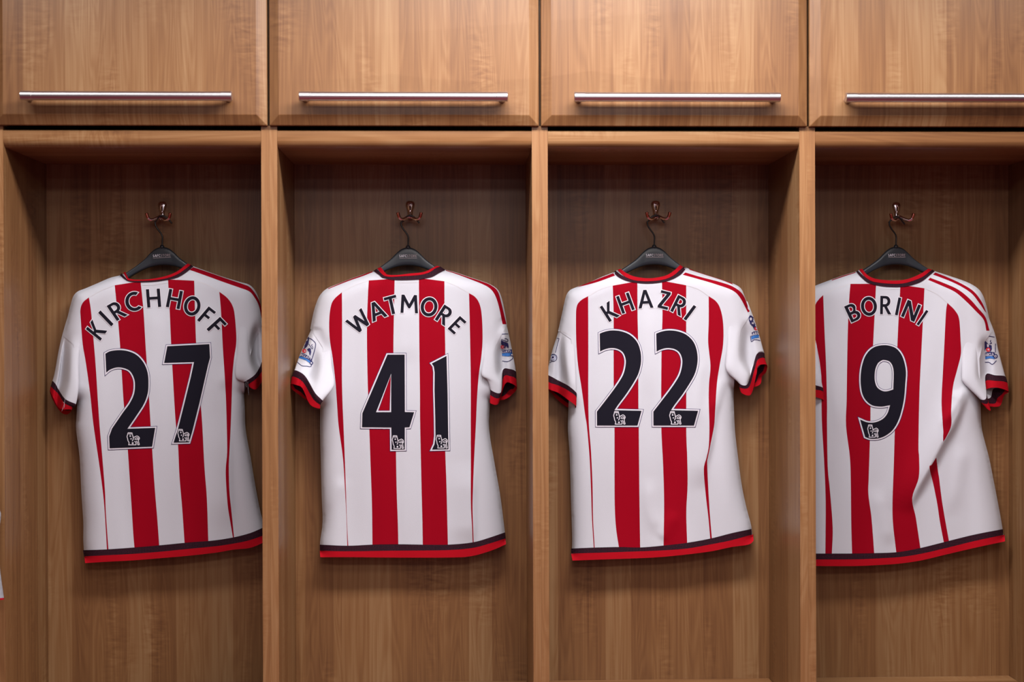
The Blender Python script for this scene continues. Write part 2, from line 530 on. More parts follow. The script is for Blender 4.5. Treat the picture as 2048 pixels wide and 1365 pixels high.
# ================================================================== coat hooks and hangers
def coat_hook(u, v, label):
    base = unproject(u, v + 15, DEPTH)
    H = thing('coat_hook', base, label, 'coat hook', 'chrome coat hooks')
    S = (DEPTH - CAM[1]) / FPX
    def P(du, dv, f): return np.array([base[0] + du * S, DEPTH - f, base[2] - (dv - 15) * S])
    # back plate, a rounded head that narrows to a neck
    half = [(0, -1), (4, -0.6), (7.5, 1.5), (9, 5), (8.9, 9), (7.6, 14), (6.1, 19), (5.4, 24), (5.4, 29), (6.4, 33), (5.5, 37), (0, 38.5)]
    sp = spline(half, 4)
    loop = np.concatenate([sp, (sp * [-1, 1])[::-1][1:-1]])
    cx = np.array([0, 17.0])
    rings = [(1.0, 0.0), (1.0, 0.0018), (0.96, 0.0034), (0.86, 0.0054), (0.70, 0.0072), (0.48, 0.0087), (0.22, 0.0096), (0.05, 0.0098)]
    V, F = [], []
    n = len(loop)
    for sc_, f in rings:
        for q in loop:
            p = np.array([q[0] * sc_, cx[1] + (q[1] - cx[1]) * (0.5 + 0.5 * sc_)])
            V.append(P(p[0], p[1], f))
    for r in range(len(rings) - 1):
        for k in range(n):
            k2 = (k + 1) % n
            F.append((r * n + k, (r + 1) * n + k, (r + 1) * n + k2, r * n + k2))
    F.append(tuple((len(rings) - 1) * n + k for k in range(n)))
    mesh_obj('back_plate', V, F, 'chrome', H)
    for dv in (8, 20):
        vv, ff = tube_vf([P(0, dv, 0.007), P(0, dv, 0.0105), P(0, dv, 0.0115)], [0.0038, 0.0034, 0.0012], 14)
        mesh_obj('screw', vv, ff, 'chrome', H)
    neck = spline([P(0, 31, 0.003), P(0, 30.5, 0.018), P(0, 31.5, 0.032), P(0, 33, 0.040)], 5)
    vv, ff = tube_vf(neck, 0.0052, 14)
    mesh_obj('neck', vv, ff, 'chrome', H)
    for s in (-1, 1):
        pts = spline([P(0, 32, 0.036), P(s * 6, 35.5, 0.042), P(s * 13, 39, 0.048), P(s * 18.5, 37.5, 0.052), P(s * 21.5, 32, 0.054), P(s * 23, 26, 0.055)], 6)
        vv, ff = tube_vf(pts, np.linspace(0.0046, 0.0036, len(pts)), 14)
        pr = mesh_obj('prong', vv, ff, 'chrome', H)
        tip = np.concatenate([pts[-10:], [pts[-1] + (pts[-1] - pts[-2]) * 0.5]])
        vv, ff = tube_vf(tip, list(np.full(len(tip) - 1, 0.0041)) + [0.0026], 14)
        mesh_obj('prong_tip_reflection', vv, ff, 'chrome_red_reflection', pr)  # end of the chrome prong, tinted with a painted red reflection
    return H

GLYPH = {}
def text_loops(txt, x, y, h, gap=0.16):
    """loops of a word set along +x from x, baseline y (pixel units, y down), height h"""
    out = []
    for ch in txt:
        w, loops = GLYPH[ch]
        out.append([np.stack([x + P[:, 0] * h, y - P[:, 1] * h], 1) for P in loops])
        x += (w + gap) * h
    return out, x

def hanger(u, v, dhook, label, tilt=0.0, Y0=None, group='black hangers'):
    """u, v: pixel of the crown of the body; dhook: pixel offset of the wire loop from it"""
    Y0 = YS if Y0 is None else Y0
    base = unproject(u, v, Y0)
    H = thing('coat_hanger', base, label, 'hanger', group)
    S = (Y0 - CAM[1]) / FPX
    def P(du, dv, f=0.0): return np.array([base[0] + du * S, Y0 - f, base[2] - (dv - (tilt * du if dv > -1 else 0)) * S])
    top = spline([(0, 0), (5, 0.2), (14.5, 4), (24, 12), (34, 22.5), (46, 32), (57, 39.5), (72, 49), (90, 62), (108, 76), (120, 88)], 4)
    bot = spline([(0, 36), (8, 36.3), (16, 37.5), (24, 39.2), (31, 41.5), (43, 46.5), (57, 54), (70, 63), (86, 75), (102, 88), (116, 96)], 4)
    n = len(top)
    T = np.concatenate([(top * [-1, 1])[::-1][:-1], top]); B = np.concatenate([(bot * [-1, 1])[::-1][:-1], bot])
    V, F = [], []
    m = len(T)
    def sec(t, b):
        x = abs(t[0])
        th = 0.0065 + 0.010 * min(1, max(0, (x - 20) / 120))     # arms widen towards the shoulders
        hgt = b - t
        q = []
        for a, f in ((0.0, 0.35), (0.03, 0.72), (0.13, 0.95), (0.30, 1.0), (0.75, 1.0), (0.90, 0.95), (0.97, 0.72), (1.0, 0.35)):
            q.append((t + hgt * a, th * f))
        return q
    for i in range(m):
        q = sec(T[i], B[i])
        for p, f in q: V.append(P(p[0], p[1], f))
        for p, f in q[::-1]: V.append(P(p[0], p[1], -f))
    k = 16
    for i in range(m - 1):
        for j in range(k):
            j2 = (j + 1) % k
            F.append((i * k + j, i * k + j2, (i + 1) * k + j2, (i + 1) * k + j))
    F.append(tuple(range(k))[::-1]); F.append(tuple((m - 1) * k + j for j in range(k)))
    body = mesh_obj('body', V, F, 'black_plastic', H)
    vv, ff = tube_vf([P(0, 3), P(0, -1), P(0, -3.5), P(0, -4.5)], [0.006, 0.006, 0.0045, 0.0025], 14)
    mesh_obj('ferrule', vv, ff, 'black_plastic', H)
    dx, dy = dhook
    w = spline([P(0, -2), P(0.4, -12), P(0.6, -20), P(-2, -27), P(-8, -35), P(-12.5, -43), P(-13.5, -50), P(dx - 13.5, dy + 11, 0.0), P(dx - 8, dy + 3.5, 0.002), P(dx, dy, 0.003),
                P(dx + 8, dy + 3.5, 0.002), P(dx + 14, dy + 10, 0.0), P(dx + 18, dy + 15, 0.0)], 6)
    vv, ff = tube_vf(w, 0.0021, 10)
    mesh_obj('wire_hook', vv, ff, 'black_wire', H)
    # lettering
    Lm, x = text_loops('SAFC', -17.2, 19.3, 5.0, 0.10)
    Lt, x2 = text_loops('STORE', x, 19.3, 5.0, 0.13)
    def print_on(name, groups, mat):
        vs, fs = [], []
        for loops in groups:
            A, f = triangulate(loops, 3.0, 3.0)
            b = len(vs); vs += [P(p[0], p[1], 0.00665 + 0.0103 * min(1, max(0, (abs(p[0]) - 20) / 120))) for p in A]
            fs += [tuple(int(i) + b for i in t) for t in f]
        mesh_obj(name, vs, fs, mat, body, smooth=False)
    print_on('lettering', Lm, 'print_white')
    print_on('thin_lettering', Lt, 'print_grey')
    print_on('underline', [[np.array([(-17, 20.9), (18, 20.9), (18, 21.7), (-17, 21.7)])]], 'print_grey')
    return H

# ------------------------------------------------------------------ lettering (unit cap height, y up)
def arc(cx, cy, rx, ry, a0, a1, n=10):
    t = np.radians(np.linspace(a0, a1, n))
    return [(cx + rx * math.cos(k), cy + ry * math.sin(k)) for k in t]
def G(ch, w, *loops): GLYPH[ch] = (w, [np.array(l, float) for l in loops])
t = 0.17
G('I', t, [(0, 0), (t, 0), (t, 1), (0, 1)])
G('H', .76, [(0, 0), (t, 0), (t, .42), (.76 - t, .42), (.76 - t, 0), (.76, 0), (.76, 1), (.76 - t, 1), (.76 - t, .57), (t, .57), (t, 1), (0, 1)])
G('K', .72, [(0, 0), (t, 0), (t, .43), (.22, .43), (.51, 0), (.72, 0), (.36, .52), (.68, 1), (.48, 1), (.22, .58), (t, .58), (t, 1), (0, 1)])
G('F', .52, [(0, 0), (t, 0), (t, .42), (.46, .42), (.46, .57), (t, .57), (t, .85), (.52, .85), (.52, 1), (0, 1)])
G('E', .54, [(0, 0), (.54, 0), (.54, .15), (t, .15), (t, .43), (.48, .43), (.48, .57), (t, .57), (t, .85), (.54, .85), (.54, 1), (0, 1)])
G('L', .50, [(0, 0), (.50, 0), (.50, .15), (t, .15), (t, 1), (0, 1)])
G('T', .68, [(.255, 0), (.425, 0), (.425, .85), (.68, .85), (.68, 1), (0, 1), (0, .85), (.255, .85)])
G('Z', .66, [(0, 0), (.66, 0), (.66, .15), (.24, .15), (.66, .88), (.66, 1), (.03, 1), (.03, .85), (.42, .85), (0, .12)])
G('N', .80, [(0, 0), (t, 0), (t, .70), (.60, 0), (.80, 0), (.80, 1), (.80 - t, 1), (.80 - t, .32), (.19, 1), (0, 1)])
G('A', .86, [(0, 0), (.18, 0), (.26, .24), (.60, .24), (.68, 0), (.86, 0), (.52, 1), (.34, 1)], [(.31, .39), (.55, .39), (.43, .78)])
G('W', 1.2, [(.24, 0), (.42, 0), (.60, .60), (.78, 0), (.96, 0), (1.2, 1), (1.03, 1), (.87, .32), (.68, .92), (.52, .92), (.33, .32), (.17, 1), (0, 1)])
G('M', .98, [(0, 0), (.165, 0), (.21, .66), (.44, .26), (.54, .26), (.77, .66), (.815, 0), (.98, 0), (.92, 1), (.76, 1), (.49, .50), (.22, 1), (.06, 1)])
G('Y', .74, [(.285, 0), (.455, 0), (.455, .42), (.74, 1), (.55, 1), (.37, .60), (.19, 1), (0, 1), (.285, .42)])
G('O', .90, arc(.45, .5, .45, .515, 0, 350, 32), arc(.45, .5, .275, .345, 0, 350, 28))
G('C', .78, arc(.47, .5, .47, .515, 52, 308, 24) + arc(.47, .5, .295, .35, 300, 60, 20))
G('R', .68, [(0, 0), (t, 0), (t, .40), (.24, .40), (.48, 0), (.68, 0), (.41, .43)] + arc(.34, .71, .27, .29, -60, 90, 12) + [(0, 1)],
  [(t, .55)] + arc(.29, .705, .145, .155, -90, 90, 9) + [(t, .86)])
G('B', .64, [(0, 0)] + arc(.34, .275, .30, .275, -90, 62, 11) + arc(.30, .76, .27, .24, -35, 90, 9) + [(0, 1)],
  [(t, .14)] + arc(.31, .275, .15, .135, -90, 90, 8) + [(t, .41)], [(t, .56)] + arc(.28, .71, .125, .15, -90, 90, 8) + [(t, .86)])
sS = spline([(.08, .17), (.20, .085), (.36, .10), (.44, .23), (.36, .38), (.20, .52), (.11, .66), (.14, .83), (.28, .915), (.45, .86)], 4)
G('S', .54, stroke(sS, .165))
G('P', .60, [(0, 0), (t, 0), (t, .38), (.30, .38)] + arc(.31, .69, .28, .31, -90, 90, 11) + [(0, 1)], [(t, .53)] + arc(.28, .69, .14, .16, -90, 90, 8) + [(t, .85)])

# ================================================================== football shirts
TS = 2.84375; BS = 2.7035
LION = dict(
    strokes=[[(.10, .97), (.06, .80), (.02, .68), (.07, .50), (.10, .35), (.18, .20), (.15, .04)],
             [(.10, .97), (.40, .96), (.37, .88), (.14, .88)],
             [(.40, .92), (.46, .75), (.50, .60), (.50, .48), (.42, .32)],
             [(.50, .60), (.64, .66), (.80, .72), (.95, .62), (.97, .50), (.90, .40), (.93, .20), (.98, .05)],
             [(.98, .05), (.86, .05), (.82, .22), (.74, .34)], [(.72, .58), (.86, .57), (.88, .48), (.72, .46), (.60, .48)],
             [(.12, .04), (.72, .04)], [(.72, .04), (.70, .22), (.60, .32)]],
    blobs=[(.27, .72, .065), (.33, .50, .055), (.46, .17, .075), (.66, .54, .035)])

def lion_groups(x0, y0, x1, y1):
    """white line drawing of a crowned lion in the pixel box"""
    w, h = x1 - x0, y1 - y0
    g = []
    f = lambda q: np.array([(x0 + a * w, y1 - b * h) for a, b in q])
    for s in LION['strokes']:
        g.append([stroke(spline(f(s), 3), 0.064 * w)])
    for a, b, r in LION['blobs']:
        g.append([circle((x0 + a * w, y1 - b * h), r * w, 12)])
    return g

class Shirt:
    """a shirt seen from behind on its hanger; outlines are measured in pixels, the cloth is lifted towards the viewer by depth()"""
    def __init__(s, key, label, shoulders, neck_low, side_l, side_r, cut_l, cut_r, hem, folds=(), A=0.038, seed=0, cat='shirt', group='striped football shirts', name='football_shirt', Y0=None, cloth='white_fabric'):
        s.Y = YS if Y0 is None else Y0
        s.cut = []; s.cloth = cloth; s.seams = []
        s.seam_l = (np.array(shoulders[0][-1], float), np.array(cut_l[0], float)); s.seam_r = (np.array(shoulders[1][-1], float), np.array(cut_r[0], float))
        s.seed = seed; s.folds = folds; s.A = A
        sl, sr = [spline(q, 4) for q in shoulders]                # from the neck outwards
        s.neck = spline(neck_low, 4)                              # left to right
        ll, lr = spline(side_l, 4), spline(side_r, 4)             # armpit downwards
        s.hem = spline(hem, 4)                                    # left to right (lowest edge)
        sil = []
        for q in (sl, sr, ll, lr):
            for a, b in zip(q[:-1], q[1:]): sil.append((a, b))
        s.silA = np.array([a for a, b in sil]); s.silB = np.array([b for a, b in sil])
        s.outline = np.concatenate([sl, np.array(cut_l), ll, s.hem, lr[::-1], np.array(cut_r)[::-1], sr[::-1], s.neck[::-1]])
        k = [0]
        for i in range(1, len(s.outline)):
            if np.linalg.norm(s.outline[i] - s.outline[k[-1]]) > 0.6: k.append(i)
        s.outline = s.outline[k]
        c = s.outline.mean(0)
        s.root = thing(name, unproject(c[0], s.hem[:, 1].max(), s.Y), label, cat, group)
        s.sl, s.sr, s.ll, s.lr = sl, sr, ll, lr

    def depth(s, p):
        p = np.asarray(p, float)
        e, _ = seg_dist(p, s.silA, s.silB)
        r = np.clip(e / 34.0, 0, 1)
        d = s.A * np.sqrt(np.clip(1 - (1 - r) ** 2, 0, 1))
        u, v = p[:, 0], p[:, 1]
        soft = np.clip(e / 40.0, 0, 1)
        o = s.seed * 7.7
        d = d + soft * (0.0045 * vnoise(u / 70 + o, v / 260 + o) + 0.0016 * vnoise(u / 26 + o * 2, v / 120 + o))
        low = np.clip((v - 900) / 200.0, 0, 1)
        d = d + soft * low * 0.0030 * vnoise(u / 34 + o * 3, v / 160 + o)
        d = s.fold(p, d, soft)
        # along the sleeve seam the shoulder cloth runs into the sleeve
        d = d - s.lean(v)
        for (a, b), bv in s.seams:
            r, _ = seg_dist(p, [a], [b])
            for i in np.nonzero(r < 26)[0]:
                q = Vector(unproject(p[i, 0], p[i, 1], s.Y)); c = Vector(CAM)
                h = bv.ray_cast(c, (q - c).normalized())
                if h[0] is None: continue
                k = r[i] / 26.0; k = k * k * (3 - 2 * k)
                d[i] = d[i] * k + (s.Y - h[0].y + 0.0012) * (1 - k)
        return d

    def lean(s, v):
        """the hem hangs closer to the locker back than the shoulders"""
        k = np.clip((v - 760) / 330.0, 0, 1)
        return 0.020 * k * k * (3 - 2 * k)

    def fold(s, p, d, soft):
        for kind, line, amp, w1, w2 in s.folds:
            Lp = spline(line, 5); A, B = Lp[:-1], Lp[1:]
            r, who = seg_dist(p, A, B)
            dv = B[who] - A[who]; q = p - A[who]
            side = np.sign(dv[:, 0] * q[:, 1] - dv[:, 1] * q[:, 0])
            # fade at the two ends
            tl = (who + seg_dist.t) / len(A)
            fade = np.clip(tl / 0.3, 0, 1) * np.clip((1 - tl) / 0.3, 0, 1)
            fade = fade * fade * (3 - 2 * fade)
            if kind == 'ridge':
                d = d + soft * fade * amp * np.exp(-(r / w1) ** 2)
            else:     # a step: w1 on the high side (left of travel on screen), w2 on the low side
                prof = np.where(side > 0, np.exp(-(r / w1) ** 2), np.exp(-(r / w2) ** 2))
                d = d + soft * fade * amp * prof
        return d

    def lift(s, p, off=0.0, depth=None):
        d = (s.depth(p) if depth is None else depth) + off
        return unproject(p[:, 0], p[:, 1], s.Y - d)

    def patch(s, name, groups, mats, off, parent=None, step=5.0, edge=None, label=None, exact=True):
        """groups: list of lists of loops, each group one flat shape laid on the cloth"""
        mats = [mats] if isinstance(mats, str) else mats
        V, F, Ps = [], [], []
        nb = 0
        for gi, loops in enumerate(groups):
            A, f = triangulate(loops, step, edge)
            Ps.append(A); V.append(s.lift(A, off)); F += (f + nb).tolist(); nb += len(A)
        ob = mesh_obj(name, np.concatenate(V), F, mats, parent or s.root, label=label)
        if exact:
            P = np.concatenate(Ps); a, b, c = s.lift(P, off), s.lift(P + [0.7, 0], off), s.lift(P + [0, 0.7], off)
            n = np.cross(c - a, b - a); n /= np.linalg.norm(n, axis=1)[:, None]
            ob.data.normals_split_custom_set_from_vertices(n.tolist())
        return ob

    def body(s):
        """the cloth facing the viewer: one surface cut along the stripe seams"""
        loops = [L for _, L in s.cut]
        A, f = triangulate([s.outline], 4.0, 3.6, loops)
        V = s.lift(A)
        cen = A[f].mean(1)
        owner = np.full(len(f), -1)
        for i, L in enumerate(loops): owner[inside([L], cen)] = i
        # normals of the whole cloth, so that no seam shows in the shading
        fn = np.cross(V[f[:, 1]] - V[f[:, 0]], V[f[:, 2]] - V[f[:, 0]])
        vn = np.zeros_like(V)
        for k in range(3): np.add.at(vn, f[:, k], fn)
        vn /= np.linalg.norm(vn, axis=1)[:, None] + 1e-15
        def piece(name, mask, mat):
            g = f[mask]
            if not len(g): return None
            used, inv = np.unique(g, return_inverse=True)
            ob = mesh_obj(name, V[used], inv.reshape(-1, 3), mat, s.root)
            ob.data.normals_split_custom_set_from_vertices(vn[used].tolist())
            return ob
        o = piece('back_panel', owner < 0, s.cloth)
        for i, (nm, L) in enumerate(s.cut): piece(nm, owner == i, 'red_fabric')
        # the far side of the shirt, with a lower neckline
        n = len(s.neck); dip = np.sin(np.linspace(0, math.pi, n)) * 34
        far_neck = s.neck + np.stack([0 * dip, dip], 1)
        out = np.concatenate([s.sl, s.ll, s.hem, s.lr[::-1], s.sr[::-1], far_neck[::-1]])
        k = [0]
        for i in range(1, len(out)):
            if np.linalg.norm(out[i] - out[k[-1]]) > 0.8: k.append(i)
        out = out[k]
        A, f = triangulate([out], 9, 7)
        e, _ = seg_dist(A, s.silA, s.silB)
        r = np.clip(e / 34.0, 0, 1)
        d = -0.017 * np.sqrt(1 - (1 - r) ** 2) - s.lean(A[:, 1])
        mesh_obj('front_panel', s.lift(A, 0, d), f[:, ::-1], s.cloth, s.root)
        return o

    def stripes(s, polys, name='red_stripe'):
        for l, r in polys:
            P = np.concatenate([spline(l, 5), spline(r, 5)[::-1]])
            k = [0]
            for i in range(1, len(P)):
                if np.linalg.norm(P[i] - P[k[-1]]) > 0.3: k.append(i)
            s.cut.append((name, P[k]))

    def band(s, name, a, b, mat, off, parent=None):
        A, B = spline(a, 5), spline(b, 5)
        return s.patch(name, [[np.concatenate([A, B[::-1]])]], mat, off, parent, step=3.2, edge=2.6, exact=True)

    def seam(s, *lines):
        for q in lines:
            s.patch('seam', [[stroke(spline(q, 5), 0.9)]], 'seam_shade', 0.0005, step=4, edge=3)

    def threads(s, org, sc_, *lines):
        for q in lines:
            p = spline(np.array(q, float) / sc_ + org, 4)
            v, f = tube_vf(unproject(p[:, 0], p[:, 1], s.Y - 0.055), 0.00022, 6)
            mesh_obj('loose_thread', v, f, 'white_fabric', s.root)

    def letters(s, org, sc_, items):
        for ch, tl, bl, br in items:
            w, loops = GLYPH[ch]
            tl, bl, br = [np.array(q, float) / sc_ + org for q in (tl, bl, br)]
            ex, ey = (br - bl) / w, tl - bl
            Ls = [bl + P[:, :1] * ex + P[:, 1:] * ey for P in loops]
            o = s.patch('name_letter', [Ls], 'print_black', 0.0015, step=4, edge=2.0)
            s.patch('letter_outline', [[offset_loop(P, 1.55, i > 0) for i, P in enumerate(Ls)]], 'print_white', 0.0010, o, step=4, edge=2.0)

    def digit(s, loops, lion):
        loops = [np.array(l, float) for l in loops]
        d = s.patch('number_digit', [loops], 'print_black', 0.0018, step=4, edge=3)
        s.patch('white_outline', [[offset_loop(P, 2.7, i > 0) for i, P in enumerate(loops)]], 'print_white', 0.0013, d, step=4, edge=3)
        s.patch('edge_line', [[offset_loop(P, 3.6, i > 0) for i, P in enumerate(loops)]], 'print_navy', 0.0009, d, step=4, edge=3)
        s.patch('lion_emblem', lion_groups(*lion), 'print_white', 0.0022, d, step=3, edge=2, label='small white crowned lion emblem')

    def sleeve(s, org, sc_, rings, back, zs, badge=None, cuff=3, shoulder=()):
        """rings: front points outer -> inner of each ring; the last three are cuff top, band edge, trim edge"""
        org = np.array(org, float)
        n = len(rings); R = []
        for i, ring in enumerate(rings):
            fr = np.array(ring, float) / sc_ + org
            z = np.array(zs[i], float)
            if i == 0: fr[0] = fr[0] * 0.45 + fr[1] * 0.55
            if i < 2:                                     # the sleeve head lies flush under the shoulder cloth
                z[1:] = s.depth(fr[1:]) * (0.90, 0.95)[i] - (0.0035, 0.0015)[i]
            if i == n - 1 and back:
                bk = np.array(back, float) / sc_ + org
                if len(bk) != 3: bk = spline(bk, 4)[np.linspace(0, (len(bk) - 1) * 4, 3).astype(int)]
            else:
                bk = np.array([fr[4] * .75 + fr[0] * .25, fr[2] * .5 + (fr[4] + fr[0]) * .25, fr[4] * .25 + fr[0] * .75])
                if back and i >= n - 3:
                    w = (i - (n - 4)) / 3.0
                    b2 = np.array(back, float) / sc_ + org
                    if len(b2) == 3: bk = bk * (1 - w) + b2 * w
            zb = np.array([z[4] * .4 - 0.012, z[0] - 0.020, z[0] - 0.014])
            R.append(np.concatenate([np.column_stack([fr, z]), np.column_stack([bk, zb])]))
        R = np.array(R)                                   # rings x 8 x 3
        K = 6
        ringsS = np.array([spline(r, K, closed=True) for r in R])     # rings x 48 x 3
        C = ringsS.shape[1]
        J = 6
        full = np.array([spline(ringsS[:, c], J) for c in range(C)]).transpose(1, 0, 2)   # rows x C x 3
        # small creases
        rows = full.shape[0]
        uu, vv = full[..., 0].ravel(), full[..., 1].ravel()
        crease = 0.0022 * vnoise(uu / 16 + s.seed, vv / 45 + s.seed * 3) * np.repeat(np.linspace(0, 1, rows), C)
        P3 = unproject(uu, vv, YS - full[..., 2].ravel() - crease).reshape(rows, C, 3)
        def rows_mesh(name, r0, r1, mat, parent, grow=0.0):
            V = P3[r0:r1 + 1].copy()
            if grow:
                cen = V.mean(1, keepdims=True); dd = V - cen
                V = V + dd / (np.linalg.norm(dd, axis=2, keepdims=True) + 1e-9) * grow
            m = r1 - r0 + 1
            F = [(i * C + c, (i + 1) * C + c, (i + 1) * C + (c + 1) % C, i * C + (c + 1) % C) for i in range(m - 1) for c in range(C)]
            # outward winding differs between left and right sleeves
            if fr_right: F = [q[::-1] for q in F]
            return mesh_obj(name, V.reshape(-1, 3), F, mat, parent)
        fr_right = R[0][0][0] < R[0][4][0]
        b0 = (n - 3) * J; b1 = (n - 2) * J; b2 = (n - 1) * J
        sl = rows_mesh('sleeve', 0, b0, 'white_fabric', s.root)
        rows_mesh('cuff_band', b0, b1, 'navy_mesh', sl, 0.0006)
        rows_mesh('cuff_trim', b1, b2, 'bright_red_fabric', sl, 0.0004)
        if True:
            # lay the patch on the sleeve (or on the shoulder where that is in front)
            V = P3[:b0 + 1].reshape(-1, 3)
            F = [(i * C + c, (i + 1) * C + c, (i + 1) * C + (c + 1) % C, i * C + (c + 1) % C) for i in range(b0) for c in range(C)]
            bv = BVHTree.FromPolygons([Vector(p) for p in V], F)
            s.seams.append((s.seam_l if fr_right else s.seam_r, bv))
            cam = Vector(CAM)
            def drape(name, layers, parent):
                Vs, Fs, I, ms = [], [], [], []
                for loops, mat, off in layers:
                    A, f = triangulate([np.array(l, float) for l in loops], 2.5, 1.6)
                    far = unproject(A[:, 0], A[:, 1], np.full(len(A), YS))
                    q, ok = [], []
                    for p in far:
                        d = (Vector(p) - cam).normalized()
                        h = bv.ray_cast(cam, d)
                        ok.append(h[0] is not None)
                        q.append(tuple(h[0] - d * off) if h[0] is not None else tuple(p))
                    f = [t for t in f.tolist() if all(ok[i] for i in t)]
                    if not f: continue
                    if mat not in ms: ms.append(mat)
                    b = len(Vs); Vs += q; Fs += [tuple(i + b for i in t) for t in f]; I += [ms.index(mat)] * len(f)
                if Fs:
                    used = sorted({i for t in Fs for i in t}); mp = {k: j for j, k in enumerate(used)}
                    mesh_obj(name, [Vs[i] for i in used], [tuple(mp[i] for i in t) for t in Fs], ms, parent, idx=I)
            if badge:
                drape('league_badge', [([np.array(l, float) / sc_ + org for l in loops], m, o) for loops, m, o in badge], sl)
            for poly in shoulder:
                drape('shoulder_stripe', [([np.array(poly, float) / sc_ + org], 'red_fabric', 0.0012)], sl)
        return sl

def conv(org, sc_):
    return lambda *pts: [(org[0] + a / sc_, org[1] + b / sc_) for a, b in pts]

def zs_for(n, side=1.0):
    z = [[0, .010, .016, .026, .028], [0, .014, .018, .036, .036], [0, .017, .013, .050, .046], [0, .019, .011, .060, .055]]
    while len(z) < n - 3: z.append([0, .019, .013, .062, .055])
    z = z[:n - 3]
    z = [[q * 0.86 for q in r] for r in z]
    return z + [[0, .017, .012, .052, .045], [0, .018, .013, .050, .043], [0.002, .019, .014, .048, .041]]

def fwd(z, a):
    """swing the lower part of a sleeve towards the viewer"""
    return [[q + a * max(0, min(1, (i - 1) / 3.0)) for q in r] for i, r in enumerate(z)]

def word_on(txt, p0, p1, h):
    """white capitals from p0 to p1 (pixel units), height h"""
    tot = sum(GLYPH[c][0] + 0.10 for c in txt) - 0.10
    p0, p1 = np.array(p0, float), np.array(p1, float)
    ex = (p1 - p0) / tot; ey = np.array([ex[1], -ex[0]]); ey *= h / (np.linalg.norm(ey) + 1e-9)
    x = 0.0; out = []
    for c in txt:
        w, loops = GLYPH[c]
        out.append([p0 + (P[:, :1] + x) * ex + P[:, 1:] * ey for P in loops])
        x += w + 0.10
    return out

NV, BL_, RD, WH = 'print_navy', 'print_blue', 'print_red', 'print_white'
def line(pts, w): return [stroke(spline(pts, 4), w)]

# ---------------------------------------------------------------- shirt numbered 27
T = conv((80, 380), TS); B = conv((100, 860), BS)
s1 = Shirt('27', 'striped football shirt with black digits 2 and 7, leftmost of the four', 
    (T((455, 487), (400, 500), (330, 530), (260, 560), (215, 578), (190, 605), (175, 650), (160, 710), (145, 775), (130, 830)),
     T((872, 435), (940, 460), (1040, 495), (1130, 522), (1190, 540), (1225, 575), (1245, 620), (1262, 680), (1275, 740))),
    T((478, 478), (505, 515), (570, 517), (650, 513), (720, 502), (780, 480), (830, 447), (855, 425)),
    T((212, 1200), (207, 1300), (205, 1365)) + B((160, 150), (170, 350), (180, 500), (180, 600), (186, 690)),
    T((1160, 1160), (1165, 1250), (1170, 1365)) + B((1085, 150), (1110, 300), (1135, 430), (1160, 530), (1168, 575)),
    T((190, 880), (205, 960), (212, 1080)), T((1215, 880), (1190, 960), (1165, 1080)),
    B((190, 722), (300, 715), (450, 707), (600, 695), (750, 682), (900, 665), (985, 650), (1080, 640), (1145, 615), (1170, 603)),
    folds=[('ridge', T((1150, 900), (1080, 1020), (1040, 1150)), .006, 12, 0), ('ridge', T((1010, 620), (960, 900), (900, 1300)), .005, 16, 0),
           ('step', B((960, -100), (962, 150), (965, 350), (985, 560)), .007, 40, 9), ('ridge', T((660, 640), (650, 900), (610, 1250)), .004, 22, 0)],
    seed=1)
s1.stripes([
    (T((278, 612), (245, 640), (230, 680), (232, 740), (243, 880), (260, 980), (285, 1160), (303, 1330)) + B((265, 180), (285, 330), (296, 450), (308, 650)),
     T((278, 612), (290, 690), (305, 860), (318, 1020), (328, 1180), (338, 1330)) + B((283, 150), (297, 330), (302, 450), (316, 650))),
    (T((425, 543), (440, 700), (455, 880), (465, 1040), (475, 1200), (488, 1330)) + B((420, 100), (430, 250), (440, 400), (450, 560), (457, 642)),
     T((572, 520), (588, 680), (600, 880), (615, 1100), (628, 1320)) + B((552, 100), (565, 300), (580, 480), (591, 635))),
    (T((728, 510), (738, 700), (745, 860), (755, 1050), (770, 1300)) + B((692, 80), (700, 250), (715, 430), (728, 620)),
     T((877, 517), (882, 700), (888, 870), (900, 1050), (914, 1220), (923, 1340)) + B((835, 200), (848, 370), (856, 606))),
    (T((1020, 580), (1030, 700), (1040, 900), (1050, 1050), (1058, 1200), (1062, 1340)) + B((958, 120), (950, 230), (960, 400), (975, 500), (990, 590)),
     T((1020, 580), (1065, 615), (1095, 660), (1108, 720), (1117, 855), (1105, 950), (1095, 1050), (1090, 1200), (1085, 1340)) + B((970, 130), (967, 200), (970, 330), (982, 450), (996, 590)))])
s1.stripes([(T((872, 440), (960, 470), (1060, 505), (1150, 535), (1195, 555), (1230, 600), (1254, 650), (1268, 720)),
             T((850, 455), (940, 487), (1050, 527), (1130, 555), (1190, 578), (1220, 612), (1245, 660), (1260, 730)))], 'shoulder_stripe')
c = s1.band('collar_band', T((462, 474), (485, 498), (506, 514), (570, 516), (650, 512), (720, 501), (780, 479), (830, 446), (855, 424)),
            T((455, 487), (480, 508), (510, 522), (570, 526), (650, 523), (720, 513), (780, 499), (830, 471), (872, 436)), 'navy_mesh', .0016)
s1.band('collar_trim', T((484, 465), (496, 490), (512, 507), (580, 511), (650, 504), (720, 489), (780, 464), (820, 434), (840, 419)),
        T((474, 472), (490, 500), (506, 516), (570, 518), (650, 514), (720, 503), (780, 481), (830, 448), (857, 426)), 'bright_red_fabric', .0022, c)
h = s1.band('hem_band', B((178, 652), (300, 648), (460, 637), (600, 625), (750, 610), (880, 600), (990, 583), (1080, 560), (1145, 533), (1165, 525)),
            B((185, 688), (300, 683), (450, 675), (600, 663), (750, 648), (900, 633), (1000, 618), (1080, 601), (1145, 578), (1168, 568)), 'navy_mesh', .0014)
